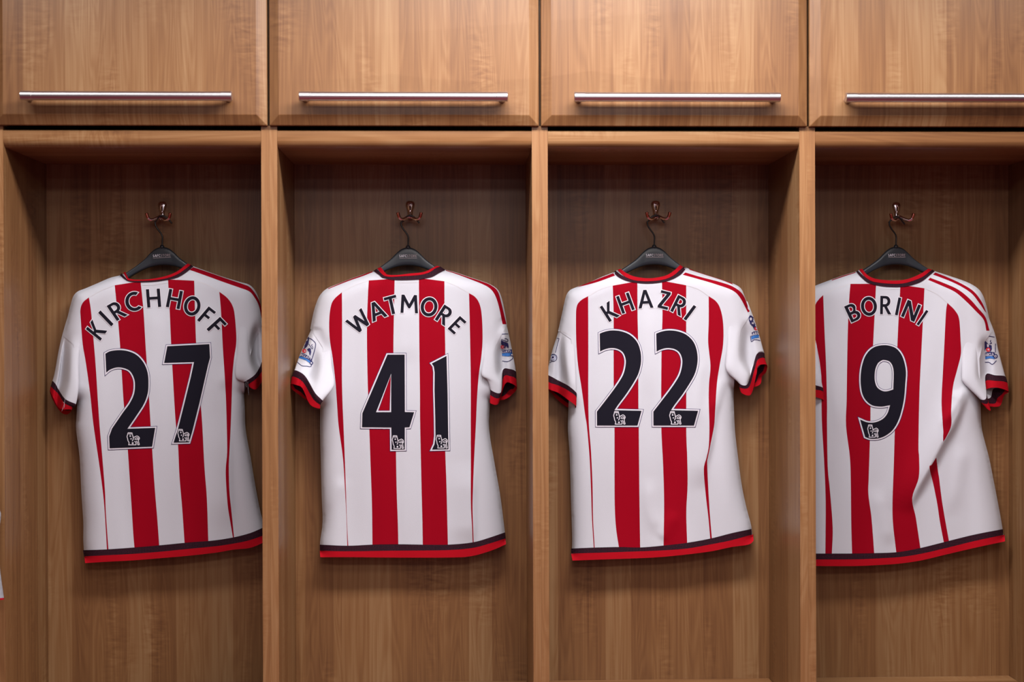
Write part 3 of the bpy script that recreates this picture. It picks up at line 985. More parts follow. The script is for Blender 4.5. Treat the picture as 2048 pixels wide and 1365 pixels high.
s1.band('hem_trim', B((185, 685), (300, 680), (450, 672), (600, 660), (750, 645), (900, 630), (1000, 615), (1080, 598), (1145, 575), (1168, 565)),
        B((190, 722), (300, 715), (450, 707), (600, 695), (750, 682), (900, 665), (985, 650), (1080, 640), (1145, 615), (1170, 603)), 'bright_red_fabric', .0020, h)
s1.letters((150, 560), 6.206, [
    ('K', (135, 612), (315, 758), (400, 632)), ('I', (288, 410), (450, 578), (478, 548)), ('R', (392, 325), (520, 512), (655, 435)),
    ('C', (600, 185), (655, 410), (838, 360)), ('H', (880, 118), (898, 345), (1070, 335)), ('H', (1170, 112), (1128, 335), (1298, 365)),
    ('O', (1379, 188), (1330, 418), (1530, 461)), ('F', (1660, 330), (1515, 500), (1605, 570)), ('F', (1800, 460), (1632, 612), (1717, 700))])
two = T((372, 932)) + list(map(tuple, spline(T((376, 930), (400, 918), (450, 912), (500, 918), (550, 940), (590, 985), (612, 1040), (617, 1100), (612, 1160), (590, 1220), (545, 1290), (497, 1360)), 4))) + \
    [(310.3, 856.3), (304.2, 893.8), (219.3, 897.2), (218.4, 873.3)] + list(map(tuple, spline(T((410, 1358), (470, 1270), (510, 1215), (535, 1160), (540, 1100), (530, 1060), (510, 1030), (480, 1015), (440, 1010), (400, 1022), (377, 1040)), 4)))
s1.digit([two], (253.5, 865.4, 279.4, 891.3))
s1.digit([T((724, 890), (963, 878), (967, 955), (955, 1000), (905, 1220)) + [(385.5, 860), (378.2, 885.2), (347.1, 885.9), (355.5, 860)] + T((820, 1220), (858, 1065), (876, 980), (706, 985))], (355.2, 858.5, 378.8, 883.5))
s1.sleeve((90, 560), 4.875, [
    [(255, 200), (290, 190), (320, 190), (350, 220), (380, 260)], [(185, 480), (200, 490), (225, 500), (290, 520), (350, 560)],
    [(135, 680), (160, 690), (185, 700), (260, 740), (330, 800)], [(95, 900), (130, 910), (160, 930), (240, 1000), (328, 1050)],
    [(72, 990), (105, 1020), (135, 1075), (200, 1165), (302, 1213)], [(55, 1045), (90, 1075), (130, 1115), (190, 1203), (268, 1245)],
    [(48, 1085), (80, 1150), (120, 1230), (165, 1262), (258, 1268)]], [(215, 1312), (150, 1285), (72, 1165)], zs_for(7))
s1.sleeve((450, 560), 5.689, [
    [(395, 300), (350, 230), (310, 190), (240, 200), (150, 260)], [(430, 430), (390, 420), (345, 430), (260, 450), (150, 500)],
    [(450, 620), (400, 620), (345, 640), (250, 680), (140, 750)], [(465, 850), (410, 850), (350, 880), (270, 950), (115, 1090)],
    [(470, 930), (420, 935), (392, 1000), (330, 1090), (212, 1165)], [(480, 1010), (430, 1030), (402, 1070), (350, 1130), (262, 1192)],
    [(490, 1100), (440, 1130), (408, 1175), (350, 1248), (275, 1212)]], None, zs_for(7),
    badge=[(line([(460, 412), (358, 468), (420, 534)], 5.0), NV, .0009)])
s1.body()
T = conv((80, 380), TS)
s1.seam(T((425, 543), (350, 572), (278, 612)), T((877, 517), (950, 540), (1020, 580)), T((580, 543), (650, 541), (728, 528)))
s1.threads((90, 560), 4.875, [(196, 1160), (185, 1220), (163, 1285)], [(176, 1190), (190, 1215), (186, 1250)])
s1.threads((450, 560), 5.689, [(243, 1150), (238, 1190), (247, 1225)], [(258, 1160), (264, 1240), (270, 1312)])

# ---------------------------------------------------------------- shirt numbered 41
T = conv((560, 380), TS); B = conv((560, 860), BS)
s2 = Shirt('41', 'striped football shirt with black digits 4 and 1, second from the left',
    (T((530, 462), (470, 482), (400, 507), (330, 535), (270, 560), (235, 590), (212, 630), (190, 700), (172, 790)),
     T((940, 455), (1000, 470), (1080, 497), (1150, 520), (1200, 540), (1240, 570), (1262, 620), (1280, 700), (1291, 768))),
    T((548, 452), (577, 478), (605, 494), (650, 498), (720, 496), (800, 489), (850, 476), (888, 456), (918, 441)),
    T((228, 1240), (228, 1365)) + B((220, 150), (225, 350), (230, 500), (217, 605), (216, 660)),
    T((1195, 1200), (1190, 1365)) + B((1160, 180), (1190, 350), (1213, 530), (1221, 600)),
    T((245, 900), (240, 1000), (230, 1140)), T((1225, 890), (1200, 980), (1196, 1100)),
    B((218, 690), (400, 690), (600, 692), (900, 692), (1030, 685), (1140, 655), (1222, 620)),
    folds=[('step', B((1040, 150), (1038, 350), (1042, 500), (1046, 640)), .008, 45, 8), ('ridge', B((225, 440), (290, 360), (350, 250)), .004, 13, 0),
           ('ridge', T((1120, 1080), (1150, 980), (1180, 900)), .005, 10, 0), ('ridge', T((720, 640), (715, 800), (712, 1000)), .004, 26, 0)],
    seed=2)
s2.stripes([
    (T((352, 583), (310, 620), (290, 660), (280, 740), (283, 850), (300, 960), (315, 1090), (325, 1230), (333, 1340)) + B((340, 150), (350, 300), (358, 450), (364, 630)),
     T((352, 583), (353, 700), (353, 900), (352, 1050), (355, 1200), (361, 1340)) + B((350, 150), (357, 350), (362, 500), (369, 630))),
    (T((505, 516), (500, 600), (495, 750), (495, 900), (499, 1100), (506, 1300)) + B((490, 200), (497, 400), (500, 630)),
     T((652, 505), (648, 700), (645, 930), (651, 1150), (657, 1330)) + B((630, 300), (637, 500), (640, 630))),
    (T((790, 502), (791, 700), (793, 930), (796, 1150), (797, 1330)) + B((765, 300), (770, 500), (772, 630)),
     T((935, 520), (936, 700), (940, 930), (939, 1150), (938, 1330)) + B((893, 100), (900, 300), (905, 500), (908, 630))),
    (T((1075, 588), (1078, 700), (1082, 900), (1085, 1100), (1085, 1340)) + B((1032, 200), (1032, 400), (1038, 520), (1042, 615)),
     T((1075, 588), (1110, 610), (1135, 650), (1148, 720), (1152, 850), (1145, 950), (1130, 1060), (1120, 1200), (1114, 1340)) + B((1050, 150), (1044, 300), (1041, 420), (1044, 520), (1047, 615)))])
s2.stripes([(T((945, 457), (1000, 472), (1080, 499), (1150, 522), (1200, 543), (1238, 577), (1258, 640), (1288, 765)),
             T((942, 460), (1000, 478), (1080, 508), (1150, 536), (1195, 562), (1224, 602), (1245, 665), (1266, 765))),
            (T((526, 462), (470, 483), (400, 508), (330, 536), (272, 561)), T((528, 468), (470, 491), (400, 515), (330, 542), (276, 564)))], 'shoulder_stripe')
c = s2.band('collar_band', T((548, 450), (577, 475), (600, 490), (640, 493), (700, 489), (739, 487), (802, 481), (848, 468), (885, 444), (912, 436)),
            T((531, 462), (563, 484), (581, 499), (615, 507), (652, 513), (720, 513), (788, 510), (840, 501), (870, 493), (902, 475), (941, 456)), 'navy_mesh', .0016)
s2.band('collar_trim', T((574, 440), (596, 469), (612, 482), (652, 485), (690, 482), (739, 476), (802, 470), (840, 459), (877, 439), (896, 432)),
        T((553, 447), (577, 476), (600, 491.5), (640, 495), (700, 491), (739, 489), (802, 483), (848, 470), (885, 446), (911, 437)), 'bright_red_fabric', .0022, c)
h = s2.band('hem_band', B((215, 622), (365, 628), (500, 622), (640, 620), (770, 622), (910, 622), (1040, 610), (1130, 585), (1218, 555)),
            B((215, 658), (360, 661), (600, 658), (900, 655), (1040, 643), (1130, 620), (1220, 591)), 'navy_mesh', .0014)
s2.band('hem_trim', B((215, 655), (360, 658), (600, 655), (900, 652), (1040, 640), (1130, 617), (1220, 588)),
        B((218, 690), (400, 690), (600, 692), (900, 692), (1030, 685), (1140, 655), (1222, 620)), 'bright_red_fabric', .0020, h)
s2.letters((670, 570), 7.062, [
    ('W', (142, 518), (301, 711), (531, 521)), ('A', (431, 290), (533, 525), (745, 440)), ('T', (688, 185), (743, 435), (913, 390)),
    ('M', (925, 138), (925, 395), (1172, 403)), ('O', (1234, 161), (1189, 422), (1423, 462)), ('R', (1545, 278), (1408, 490), (1555, 585)), ('E', (1765, 440), (1590, 620), (1683, 703))])
s2.digit([[(775, 709.8), (809.3, 709.8), (809.8, 824.5), (828.3, 825.1), (819, 855), (809.6, 855.6), (809.6, 899.5), (783.2, 900), (782.6, 855.6), (724, 855), (724.8, 827)],
          [(782.3, 748), (782.3, 824.9), (752.1, 824.9)]], (784.2, 871.2, 807.6, 898.7))
s2.digit([[(893, 712.3), (863.5, 727.5), (867.5, 733), (869.3, 745), (869, 780), (870.5, 838), (871, 873), (869, 889), (864, 899.8), (896.9, 899), (895, 780)]], (872, 870.2, 895.3, 897.8))
s2.sleeve((570, 640), 6.825, [
    [(345, 130), (375, 130), (425, 120), (500, 130), (600, 150)], [(240, 390), (330, 360), (420, 350), (520, 380), (620, 400)],
    [(172, 560), (270, 570), (385, 580), (500, 600), (640, 640)], [(130, 690), (220, 710), (320, 760), (470, 830), (668, 900)],
    [(124, 698), (215, 722), (296, 800), (412, 1000), (515, 1108)], [(94, 785), (182, 805), (264, 880), (385, 1085), (482, 1165)],
    [(82, 880), (160, 895), (238, 940), (345, 1160), (478, 1208)]], [(290, 1095), (190, 1020), (96, 948)], fwd(zs_for(7), 0.066),
    badge=[(line([(300, 262), (340, 255), (385, 285), (418, 330), (400, 430), (368, 540)], 1.5 * 6.8), NV, .0009)] +
          [(line([(165, 575), (200, 605), (238, 630), (300, 634), (350, 640), (366, 600)], 1.3 * 6.8), NV, .0009),
           ([[(325, 218), (300, 232), (285, 300), (255, 345), (243, 395), (272, 392), (300, 368), (322, 320), (330, 260)]], NV, .0010),
           ([[(300, 402), (330, 385), (352, 395), (358, 440), (346, 492), (333, 470), (330, 440), (315, 425)]], NV, .0010),
           (line([(322, 330), (345, 360), (372, 398), (380, 375), (362, 350), (376, 335)], 8), NV, .0010), ([circle((262, 425), 28)], RD, .0012), ([circle((270, 428), 10)], WH, .0014),
           ([[(212, 448), (260, 462), (330, 500), (372, 545), (366, 585), (320, 545), (255, 512), (196, 500)]], NV, .0011),
           ([[(196, 500), (255, 512), (320, 545), (366, 585), (352, 605), (290, 555), (240, 535), (188, 522)]], BL_, .0011),
           ([circle((360, 590), 24)], NV, .0012), ([circle((360, 590), 11)], WH, .0014)] +
          [(g, WH, .0016) for g in word_on('RCLAYS', (212, 490), (352, 545), 32)],
    shoulder=[[(352, 60), (366, 60), (345, 135), (338, 135)]])
s2.sleeve((960, 630), 6.82, [
    [(360, 60), (325, 50), (290, 60), (200, 80), (100, 120)], [(400, 300), (345, 290), (285, 300), (180, 320), (60, 380)],
    [(440, 500), (380, 495), (290, 510), (180, 560), (40, 620)], [(475, 680), (400, 680), (300, 720), (200, 800), (20, 820)],
    [(488, 770), (400, 738), (308, 750), (275, 935), (100, 890)],
    [(490, 785), (400, 742), (310, 765), (285, 1060), (142, 1022)], [(495, 885), (410, 840), (322, 855), (268, 1130), (140, 1088)],
    [(500, 992), (430, 940), (342, 948), (248, 1214), (136, 1190)]], [(345, 1150), (450, 1075), (488, 1035)], zs_for(8),
    badge=[(line([(284, 268), (340, 261), (400, 262)], 9), NV, .0009), (line([(302, 630), (370, 640), (420, 618), (446, 590), (446, 540)], 9), NV, .0009),
           ([[(287, 345), (320, 365), (360, 378), (385, 390), (392, 440), (384, 462), (370, 440), (355, 425), (340, 460), (325, 455), (335, 425), (300, 415), (287, 400)]], NV, .0010),
           (line([(288, 338), (330, 350), (370, 365), (382, 345), (355, 325), (335, 328)], 9), NV, .0010),
           ([circle((305, 440), 24)], RD, .0012), ([circle((308, 440), 9)], WH, .0014),
           ([[(296, 478), (360, 478), (432, 470), (440, 520), (400, 522), (300, 528)]], NV, .0011), ([[(300, 528), (400, 522), (440, 520), (436, 560), (380, 568), (302, 560)]], BL_, .0011),
           ([circle((432, 545), 20)], NV, .0012), ([circle((432, 545), 9)], WH, .0014)] + [(g, WH, .0016) for g in word_on('CLAYS', (300, 520), (420, 512), 34)])
s2.body()
T = conv((560, 380), TS)
s2.seam(T((505, 516), (430, 540), (352, 583)), T((935, 520), (1000, 546), (1075, 588)), T((658, 527), (720, 528), (785, 526)))

# ---------------------------------------------------------------- shirt numbered 22
T = conv((1070, 380), TS); B = conv((1060, 860), BS)
s3 = Shirt('22', 'striped football shirt with two black digits 2, third from the left',
    (T((445, 470), (380, 495), (300, 530), (240, 552), (200, 570), (178, 600), (165, 650), (150, 720), (132, 800)),
     T((860, 443), (950, 475), (1050, 507), (1130, 535), (1170, 560), (1190, 600), (1215, 670), (1228, 705))),
    T((468, 457), (510, 491), (560, 511), (620, 518), (680, 516), (740, 506), (790, 483), (842, 440)),
    T((190, 1240), (187, 1365)) + B((215, 150), (222, 400), (228, 600), (224, 670)),
    T((1130, 1130), (1130, 1200), (1137, 1365)) + B((1125, 150), (1145, 300), (1170, 420), (1195, 515), (1203, 580)),
    T((205, 850), (215, 1000), (195, 1150)), T((1170, 800), (1150, 920), (1135, 1050)),
    B((230, 708), (400, 702), (600, 695), (720, 688), (850, 675), (980, 658), (1090, 635), (1180, 622), (1205, 600)),
    folds=[('step', [(1453, 752), (1429, 830), (1420, 885), (1408, 938), (1412, 985)], .009, 30, 7), ('ridge', T((1090, 1070), (1040, 1160), (1000, 1290)), .005, 10, 0),
           ('ridge', T((640, 640), (640, 900), (640, 1200)), .003, 20, 0), ('ridge', B((640, 250), (650, 430), (700, 570)), .004, 14, 0), ('ridge', B((790, 430), (740, 540), (700, 600)), .004, 14, 0),
           ('ridge', T((950, 900), (925, 1150), (900, 1365)), .004, 14, 0)], seed=3)
s3.stripes([
    (T((302, 605), (260, 630), (237, 665), (233, 740), (235, 870), (245, 1000), (265, 1130), (285, 1280), (295, 1345)) + B((322, 150), (330, 330), (335, 480), (345, 645)),
     T((302, 605), (303, 800), (303, 1000), (303, 1200), (307, 1345)) + B((330, 120), (338, 300), (341, 480), (350, 645))),
    (T((442, 545), (447, 700), (447, 850), (448, 1200), (452, 1345)) + B((457, 200), (458, 400), (465, 530), (482, 644)),
     T((582, 520), (583, 700), (587, 900), (588, 1240), (590, 1345)) + B((590, 200), (592, 400), (596, 645))),
    (T((722, 517), (725, 700), (720, 900), (718, 1100), (718, 1345)) + B((720, 200), (725, 400), (722, 635)),
     T((860, 543), (860, 800), (862, 900), (860, 1345)) + B((850, 150), (852, 300), (845, 450), (850, 620))),
    (T((988, 605), (988, 750), (985, 870), (998, 1000), (990, 1100), (988, 1200), (992, 1340)) + B((967, 85), (955, 150), (940, 215), (950, 350), (965, 480), (975, 598)),
     T((988, 605), (1030, 635), (1055, 680), (1070, 760), (1070, 880), (1050, 1000), (1035, 1100), (1025, 1250), (1019, 1340)) + B((975, 85), (962, 150), (958, 180), (963, 300), (972, 450), (984, 596)))])
s3.stripes([(T((872, 446), (960, 471), (1060, 504), (1120, 530)), T((880, 455), (960, 481), (1060, 513), (1128, 540))),
            (T((855, 470), (950, 498), (1050, 524), (1130, 553), (1185, 600), (1221, 692)), T((840, 483), (940, 511), (1030, 538), (1120, 571), (1165, 612), (1211, 698))),
            (T((445, 474), (350, 510), (250, 549)), T((455, 488), (350, 526), (242, 554)))], 'shoulder_stripe')
c = s3.band('collar_band', T((458, 460), (505, 492), (558, 512), (620, 519), (680, 517), (740, 507), (790, 484), (845, 438)),
            T((445, 471), (480, 500), (530, 520), (590, 530), (650, 533), (720, 526), (780, 509), (830, 481), (861, 445)), 'navy_mesh', .0016)
s3.band('collar_trim', T((486, 449), (520, 474), (570, 494), (640, 503), (700, 498), (750, 485), (790, 460), (825, 427)),
        T((468, 456), (510, 492), (560, 513), (620, 520), (680, 518), (740, 508), (790, 485), (843, 439)), 'bright_red_fabric', .0022, c)
h = s3.band('hem_band', B((222, 643), (345, 638), (480, 635), (600, 637), (720, 627), (850, 612), (980, 588), (1090, 560), (1198, 537)),
            B((222, 673), (400, 668), (600, 661), (720, 656), (850, 646), (980, 623), (1090, 601), (1200, 571)), 'navy_mesh', .0014)
s3.band('hem_trim', B((222, 670), (400, 665), (600, 658), (720, 653), (850, 643), (980, 620), (1090, 598), (1207, 566)),
        B((230, 708), (400, 702), (600, 695), (720, 688), (850, 675), (980, 658), (1090, 635), (1180, 622), (1209, 601)), 'bright_red_fabric', .0020, h)
s3.letters((1180, 560), 8.533, [
    ('K', (165, 465), (330, 722), (510, 610)), ('H', (445, 290), (552, 582), (765, 505)), ('A', (807, 180), (828, 490), (1085, 475)),
    ('Z', (1208, 172), (1150, 470), (1325, 515)), ('R', (1505, 255), (1368, 530), (1550, 625)), ('I', (1770, 430), (1595, 665), (1640, 695))])
def two22(dx):
    up = spline(T((368, 818), (400, 806), (440, 800), (490, 805), (540, 825), (580, 865), (600, 920), (603, 980), (590, 1040), (565, 1090), (520, 1160), (475, 1220), (452, 1254)), 4)
    dn = spline(T((352, 1262), (400, 1200), (460, 1120), (500, 1055), (515, 1000), (515, 960), (500, 925), (470, 905), (430, 900), (395, 908), (370, 920)), 4)
    P = list(map(tuple, up)) + [(1283.1, 822.2), (1275, 851.7), (1194, 851.7)] + list(map(tuple, dn))
    return [(a + dx, b) for a, b in P]
s3.digit([two22(0)], (1226.9, 822.8, 1250.9, 850.0))
s3.digit([two22(113)], (1338.8, 822.8, 1362.8, 850.0))
s3.sleeve((1080, 560), 4.875, [
    [(240, 200), (260, 190), (280, 200), (310, 230), (340, 280)], [(180, 500), (200, 500), (225, 505), (270, 520), (330, 560)],
    [(120, 690), (150, 700), (190, 720), (260, 740), (345, 780)], [(75, 870), (130, 890), (192, 920), (280, 960), (352, 1000)],
    [(55, 925), (120, 950), (188, 988), (285, 1040), (357, 1112)], [(45, 985), (110, 1010), (185, 1035), (280, 1085), (356, 1150)],
    [(40, 1045), (110, 1078), (180, 1105), (265, 1165), (352, 1235)]], [(300, 1258), (195, 1190), (90, 1085)], zs_for(7),
    badge=[(line([(120, 570), (155, 570), (187, 573)], 6), NV, .0009), (line([(187, 573), (168, 640), (150, 712)], 6), NV, .0009), (line([(60, 822), (88, 812), (112, 798)], 6), NV, .0009),
           ([circle((130, 760), 38), circle((130, 760), 31)], NV, .0009), ([circle((127, 757), 24)], 'print_blue', .0009), ([circle((127, 757), 20)], WH, .0012), ([circle((125, 756), 13, 5)], NV, .0015)],
    shoulder=[[(236, 225), (246, 225), (190, 470), (181, 480)]])
s3.sleeve((1440, 600), 6.5, [
    [(375, 30), (340, 20), (310, 30), (220, 60), (110, 110)], [(440, 240), (390, 240), (330, 250), (230, 280), (100, 320)],
    [(510, 460), (440, 470), (345, 500), (230, 540), (90, 600)], [(560, 640), (480, 660), (355, 760), (240, 800), (70, 860)],
    [(572, 680), (490, 692), (400, 900), (350, 985), (115, 965)],
    [(576, 700), (480, 705), (425, 880), (350, 1105), (240, 1075)], [(582, 765), (490, 785), (445, 930), (372, 1142), (252, 1130)],
    [(608, 850), (500, 860), (470, 990), (398, 1235), (268, 1185)]], [(505, 1110), (545, 1000), (598, 940)], zs_for(8),
    badge=[([[(372, 222), (385, 205), (405, 203), (435, 228), (455, 275), (472, 335), (462, 372), (446, 392), (425, 345), (395, 318), (375, 265)]], NV, .0010),
           ([circle((401, 250), 16, 14, 20)], WH, .0012), ([[(415, 285), (425, 300), (440, 282), (436, 305), (445, 320), (425, 312), (412, 318), (416, 302)]], WH, .0012),
           ([circle((468, 375), 22)], RD, .0012), ([circle((472, 375), 8)], WH, .0014), ([[(402, 432), (440, 412), (510, 408), (518, 455), (450, 462), (405, 480)]], NV, .0011),
           ([[(405, 480), (450, 462), (518, 455), (520, 490), (450, 500), (410, 520)]], BL_, .0011), (line([(396, 470), (402, 520), (410, 545), (440, 522), (480, 520), (522, 530)], 9), NV, .0009)] +
          [(g, WH, .0016) for g in word_on('BARC', (404, 470), (512, 448), 36)])
s3.body()
T = conv((1070, 380), TS)
s3.seam(T((442, 545), (370, 567), (302, 605)), T((860, 543), (930, 566), (988, 605)), T((132, 802), (170, 812), (210, 835)))

# ---------------------------------------------------------------- shirt numbered 9
T = conv((1600, 380), TS); B = conv((1560, 860), BS); Q = conv((1640, 560), 4.013); A7 = conv((1620, 540), 4.55)
s4 = Shirt('9', 'striped football shirt with a single black digit 9, rightmost of the four',
    (T((318, 465), (250, 485), (180, 510), (95, 542), (40, 565), (0, 590), (-22, 640), (-40, 720), (-55, 790)),
     T((765, 462), (850, 490), (950, 525), (1010, 560), (1040, 600), (1060, 660), (1080, 750), (1095, 803))),
    T((338, 455), (375, 498), (420, 521), (500, 531), (580, 531), (640, 516), (700, 491), (750, 455)),
    T((40, 1240), (42, 1365)) + B((146, 200), (146, 400), (146, 580), (148, 700)),
    T((1028, 1180), (1028, 1250), (1035, 1365)) + B((1130, 150), (1160, 300), (1185, 430), (1200, 515), (1209, 580)),
    T((15, 880), (30, 1000), (38, 1150)), T((1040, 880), (1020, 960), (1025, 1090)),
    B((150, 735), (210, 738), (400, 738), (520, 733), (640, 725), (760, 708), (900, 675), (1050, 640), (1212, 605)),
    folds=[('step', [(1944, 770), (1925, 806), (1904, 854), (1886, 884), (1859, 936), (1826, 997), (1815, 1034)], .017, 42, 7), ('ridge', [(1930, 790), (1905, 820), (1880, 860)], .005, 9, 0),
           ('ridge', A7((160, 480), (190, 850), (240, 1200)) + B((330, 100)), .005, 14, 0), ('ridge', B((500, 300), (560, 480), (600, 640)), .005, 16, 0), ('ridge', B((1000, 60), (960, 250), (930, 480)), .004, 16, 0),
           ('ridge', T((870, 1140), (905, 1180), (960, 1120)), .006, 9, 0)], seed=4)
s4.stripes([
    ([(1646.4, 590.5), (1637, 600), (1630, 612), (1625, 640), (1631, 683), (1638.7, 720), (1643, 760), (1643, 800), (1644, 850)] + B((240, 200), (247, 400), (245, 680)),
     [(1646.4, 590.5), (1649, 663), (1652, 727), (1654, 804), (1654, 850)] + B((258, 200), (270, 330), (285, 530), (280, 680))),
    (T((287, 535), (280, 620), (272, 800), (268, 1000), (265, 1200), (262, 1345)) + B((378, 150), (383, 300), (385, 500), (390, 680)),
     T((433, 535), (425, 700), (415, 900), (402, 1200), (400, 1345)) + B((480, 250), (478, 350), (495, 480), (510, 678))),
    (T((570, 540)) + [(1800, 585), (1795, 684.6), (1792, 780), (1789.5, 864)] + B((615, 200), (608, 400), (612, 520), (630, 672)),
     T((708, 560)) + [(1843, 699), (1839, 784), (1836.9, 890)] + B((752, 150), (750, 260), (715, 370), (735, 480), (760, 648))),
    (T((838, 643), (830, 700), (820, 900), (812, 1050), (805, 1200), (811, 1320), (815, 1375)) + B((882, 35), (882, 65)),
     T((838, 643), (880, 685), (905, 735), (913, 850), (915, 935), (895, 1020), (870, 1120), (860, 1250), (860, 1340)) + B((900, 38), (882, 65))),
    (B((845, 150), (820, 190), (808, 205), (830, 300), (850, 400), (865, 500), (887, 616)), B((845, 150), (850, 190), (855, 230), (860, 260), (875, 380), (895, 500), (915, 610)))])
s4.stripes([(T((770, 470), (850, 502), (930, 540), (990, 580), (1035, 640), (1060, 700)), T((756, 482), (850, 518), (920, 552), (980, 594), (1025, 652), (1052, 692))),
            (T((740, 500), (830, 535), (900, 568), (960, 615), (1010, 670), (1055, 725), (1078, 802)), T((728, 512), (810, 547), (880, 580), (940, 630), (1000, 690), (1045, 740), (1060, 802))),
            (T((315, 467), (250, 487), (180, 512)), T((318, 471), (250, 493), (182, 516)))], 'shoulder_stripe')
c = s4.band('collar_band', T((328, 458), (372, 498), (418, 522), (500, 532), (580, 532), (640, 517), (700, 492), (752, 454)),
            T((318, 466), (350, 500), (390, 530), (450, 546), (520, 553), (590, 551), (650, 538), (700, 516), (766, 463)), 'navy_mesh', .0016)
s4.band('collar_trim', T((352, 448), (385, 486), (430, 506), (500, 515), (570, 515), (630, 502), (690, 475), (730, 448)),
        T((335, 455), (375, 499), (420, 523), (500, 533), (580, 533), (640, 518), (700, 493), (751, 454)), 'bright_red_fabric', .0022, c)
h = s4.band('hem_band', B((150, 668), (195, 670), (390, 670), (510, 668), (640, 662), (760, 640), (900, 605), (1050, 568), (1205, 538)),
            B((150, 703), (200, 705), (400, 705), (520, 700), (640, 693), (760, 675), (900, 643), (1050, 606), (1207, 573)), 'navy_mesh', .0014)
s4.band('hem_trim', B((150, 700), (200, 702), (400, 702), (520, 697), (640, 690), (760, 672), (900, 640), (1050, 603), (1214, 568)),
        B((150, 735), (210, 738), (400, 738), (520, 733), (640, 725), (760, 708), (900, 675), (1050, 640), (1217, 604)), 'bright_red_fabric', .0020, h)
s4.letters((1670, 570), 9.752, [
    ('B', (178, 425), (322, 740), (527, 647)), ('O', (488, 256), (526, 616), (836, 583)), ('R', (885, 215), (878, 572), (1098, 578)),
    ('I', (1238, 245), (1168, 585), (1222, 598)), ('N', (1420, 290), (1285, 612), (1545, 725)), ('I', (1778, 490), (1588, 770), (1632, 795))])
nine = [tuple(p) for p in spline(Q((322, 1122), (380, 1145), (440, 1145), (500, 1120), (540, 1075), (563, 1006)), 4)] + \
       [tuple(p) for p in spline(Q((520, 1015), (480, 1018), (420, 1008), (370, 970), (340, 915), (328, 850), (326, 780), (335, 700), (360, 620), (400, 565), (450, 535), (510, 525), (560, 530), (610, 550), (650, 595), (675, 655), (690, 738),
               (685, 830), (675, 950), (655, 1050), (625, 1140), (580, 1210), (520, 1255), (460, 1275), (400, 1275), (362, 1262)), 3)]
s4.digit([nine, [tuple(p) for p in spline(Q((588, 880), (592, 760), (585, 700), (560, 657), (515, 643), (490, 650), (465, 670), (445, 715), (438, 770), (442, 820), (460, 865), (500, 892), (540, 895), (587, 881)), 3)]],
         (1735.0, 849.5, 1757.0, 876))
s4.sleeve((1620, 540), 4.55, [
    [(-33, 200), (-16, 190), (0, 200), (20, 240), (40, 300)], [(-61, 480), (-38, 480), (-16, 490), (10, 520), (60, 640)],
    [(-82, 680), (-55, 690), (-28, 700), (10, 740), (82, 820)], [(-105, 880), (-66, 890), (-33, 910), (20, 950), (104, 1010)],
    [(-113, 950), (-72, 965), (-33, 990), (30, 1042), (117, 1075)], [(-118, 1000), (-74, 1010), (-36, 1035), (28, 1085), (120, 1112)],
    [(-124, 1060), (-77, 1080), (-37, 1105), (30, 1150), (124, 1190)]], [(90, 1262), (20, 1300), (-66, 1180)], zs_for(7))
s4.sleeve((1920, 600), 5.6875, [
    [(302, 130), (285, 130), (262, 145), (170, 180), (60, 250)], [(395, 380), (340, 380), (280, 390), (170, 420), (40, 480)],
    [(435, 570), (370, 570), (282, 590), (170, 620), (20, 660)], [(490, 780), (390, 790), (285, 800), (170, 860), (20, 850)],
    [(512, 860), (400, 850), (288, 850), (215, 985), (40, 945)],
    [(520, 880), (400, 862), (290, 860), (300, 1115), (225, 1130)], [(540, 950), (400, 925), (285, 940), (320, 1170), (240, 1165)],
    [(550, 1045), (400, 1000), (278, 1050), (350, 1252), (290, 1215)]], [(430, 1215), (470, 1180), (500, 1090)], zs_for(8),
    badge=[(line([(280, 425), (330, 415), (392, 424)], 8), NV, .0009), (line([(404, 500), (402, 550), (404, 600)], 8), NV, .0009), (line([(284, 712), (330, 712), (368, 735), (415, 692)], 8), NV, .0009),
           ([[(280, 455), (300, 480), (330, 510), (360, 520), (362, 560), (350, 592), (335, 575), (310, 550), (290, 560), (280, 590)]], NV, .0010),
           ([[(305, 500), (330, 512), (325, 540), (308, 535)]], WH, .0012), (line([(335, 500), (360, 495), (345, 475), (352, 458)], 8), NV, .0010),
           ([circle((320, 568), 24)], RD, .0013), ([circle((322, 566), 9)], WH, .0015), ([[(285, 602), (340, 590), (395, 598), (398, 648), (340, 640), (287, 650)]], NV, .0011),
           ([[(287, 650), (340, 640), (398, 648), (395, 675), (340, 665), (288, 676)]], BL_, .0011), ([circle((404, 642), 26)], NV, .0012), ([circle((404, 642), 14)], WH, .0014), ([circle((404, 642), 8, 5)], NV, .0016)] +
          [(g, WH, .0016) for g in word_on('ARCLA', (288, 645), (385, 636), 34)])
s4.body()
T = conv((1600, 380), TS)
s4.seam(T((287, 535), (200, 563), (132, 598)), T((708, 560), (780, 595), (838, 643)), T((438, 560), (500, 566), (566, 564)))

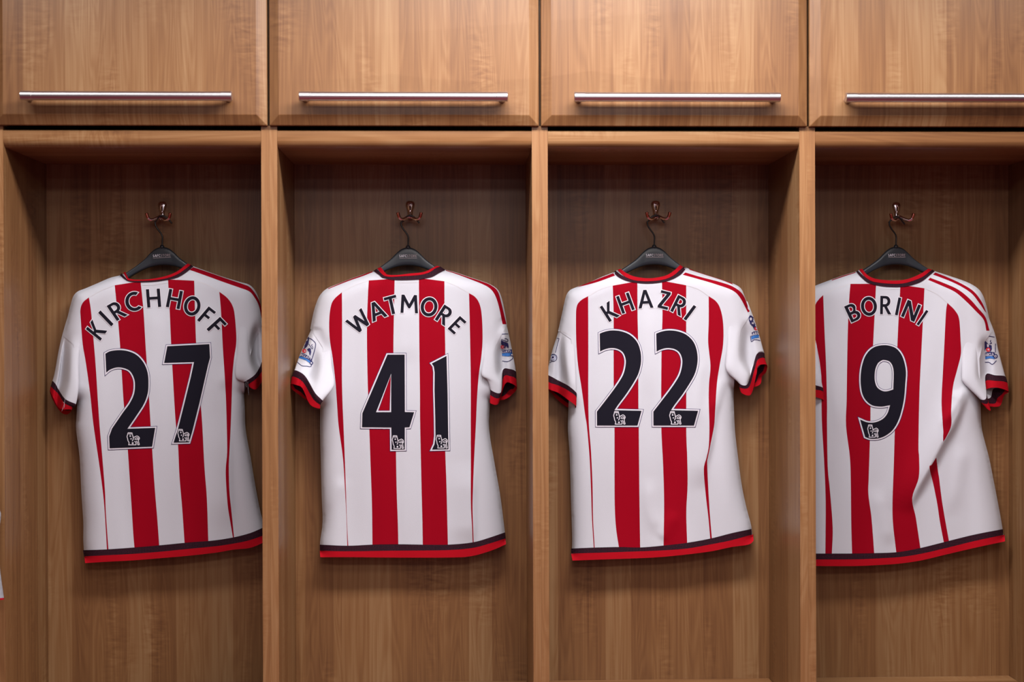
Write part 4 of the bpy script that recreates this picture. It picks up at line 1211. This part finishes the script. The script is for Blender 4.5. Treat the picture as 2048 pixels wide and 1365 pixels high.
# ---------------------------------------------------------------- hangers and hooks
HOOKS = {'leftmost': 'chrome double coat hook at the far left, in the first locker', 'second': 'chrome double coat hook in the second locker from the left',
         'third': 'chrome double coat hook in the third locker from the left', 'rightmost': 'chrome double coat hook at the far right, in the last locker'}
HANGS = {'leftmost': 'black plastic hanger in the collar of the leftmost shirt', 'second': 'black plastic hanger in the collar of the second shirt from the left',
         'third': 'black plastic hanger in the collar of the third shirt from the left', 'rightmost': 'black plastic hanger in the collar of the rightmost shirt'}
for (u, v), (hu, hv), num in (((324.2, 494.6), (325.5, 404), 'leftmost'), ((816, 495.5), (820.5, 403), 'second'), ((1308.3, 494.1), (1311, 402.5), 'third'), ((1791.8, 494.1), (1792, 405), 'rightmost')):
    coat_hook(hu, hv, HOOKS[num])
    hanger(u, v, (hu - u, hv + 28.5 - v), HANGS[num], 0.045 if num == 'leftmost' else 0.0)

# ---------------------------------------------------------------- garment that reaches into the picture at the left edge
YG = -0.067
g = Shirt('g', 'plain white garment with a red hem edge, at the far left edge', 
    ([(-330, 330), (-380, 345), (-450, 368), (-520, 395), (-545, 430)], [(-250, 330), (-200, 345), (-130, 368), (-75, 395), (-50, 430)]),
    [(-330, 328), (-310, 345), (-290, 350), (-270, 345), (-250, 328)],
    [(-545, 520), (-550, 800), (-560, 1000), (-570, 1190)], [(-48, 520), (-40, 700), (-14, 900), (-2, 1010), (2, 1032), (-3, 1075), (-1, 1130), (8, 1198)],
    [(-540, 470)], [(-52, 470)], [(-570, 1212), (-400, 1216), (-200, 1212), (-60, 1205), (8, 1199)], A=0.03, seed=6, cat='garment', group=None, name='white_garment', Y0=YG, cloth='shaded_white_fabric')
g.body()
g.band('hem_edge', [(-570, 1209), (-400, 1213), (-200, 1209), (-60, 1202), (8, 1196.5)], [(-570, 1213), (-400, 1217), (-200, 1213), (-60, 1206), (8, 1200)], 'red_fabric', .0012)
hanger(-290, 290, (-1.0, -112.5), 'black plastic hanger under the white garment at the far left', 0.0, YG, None)
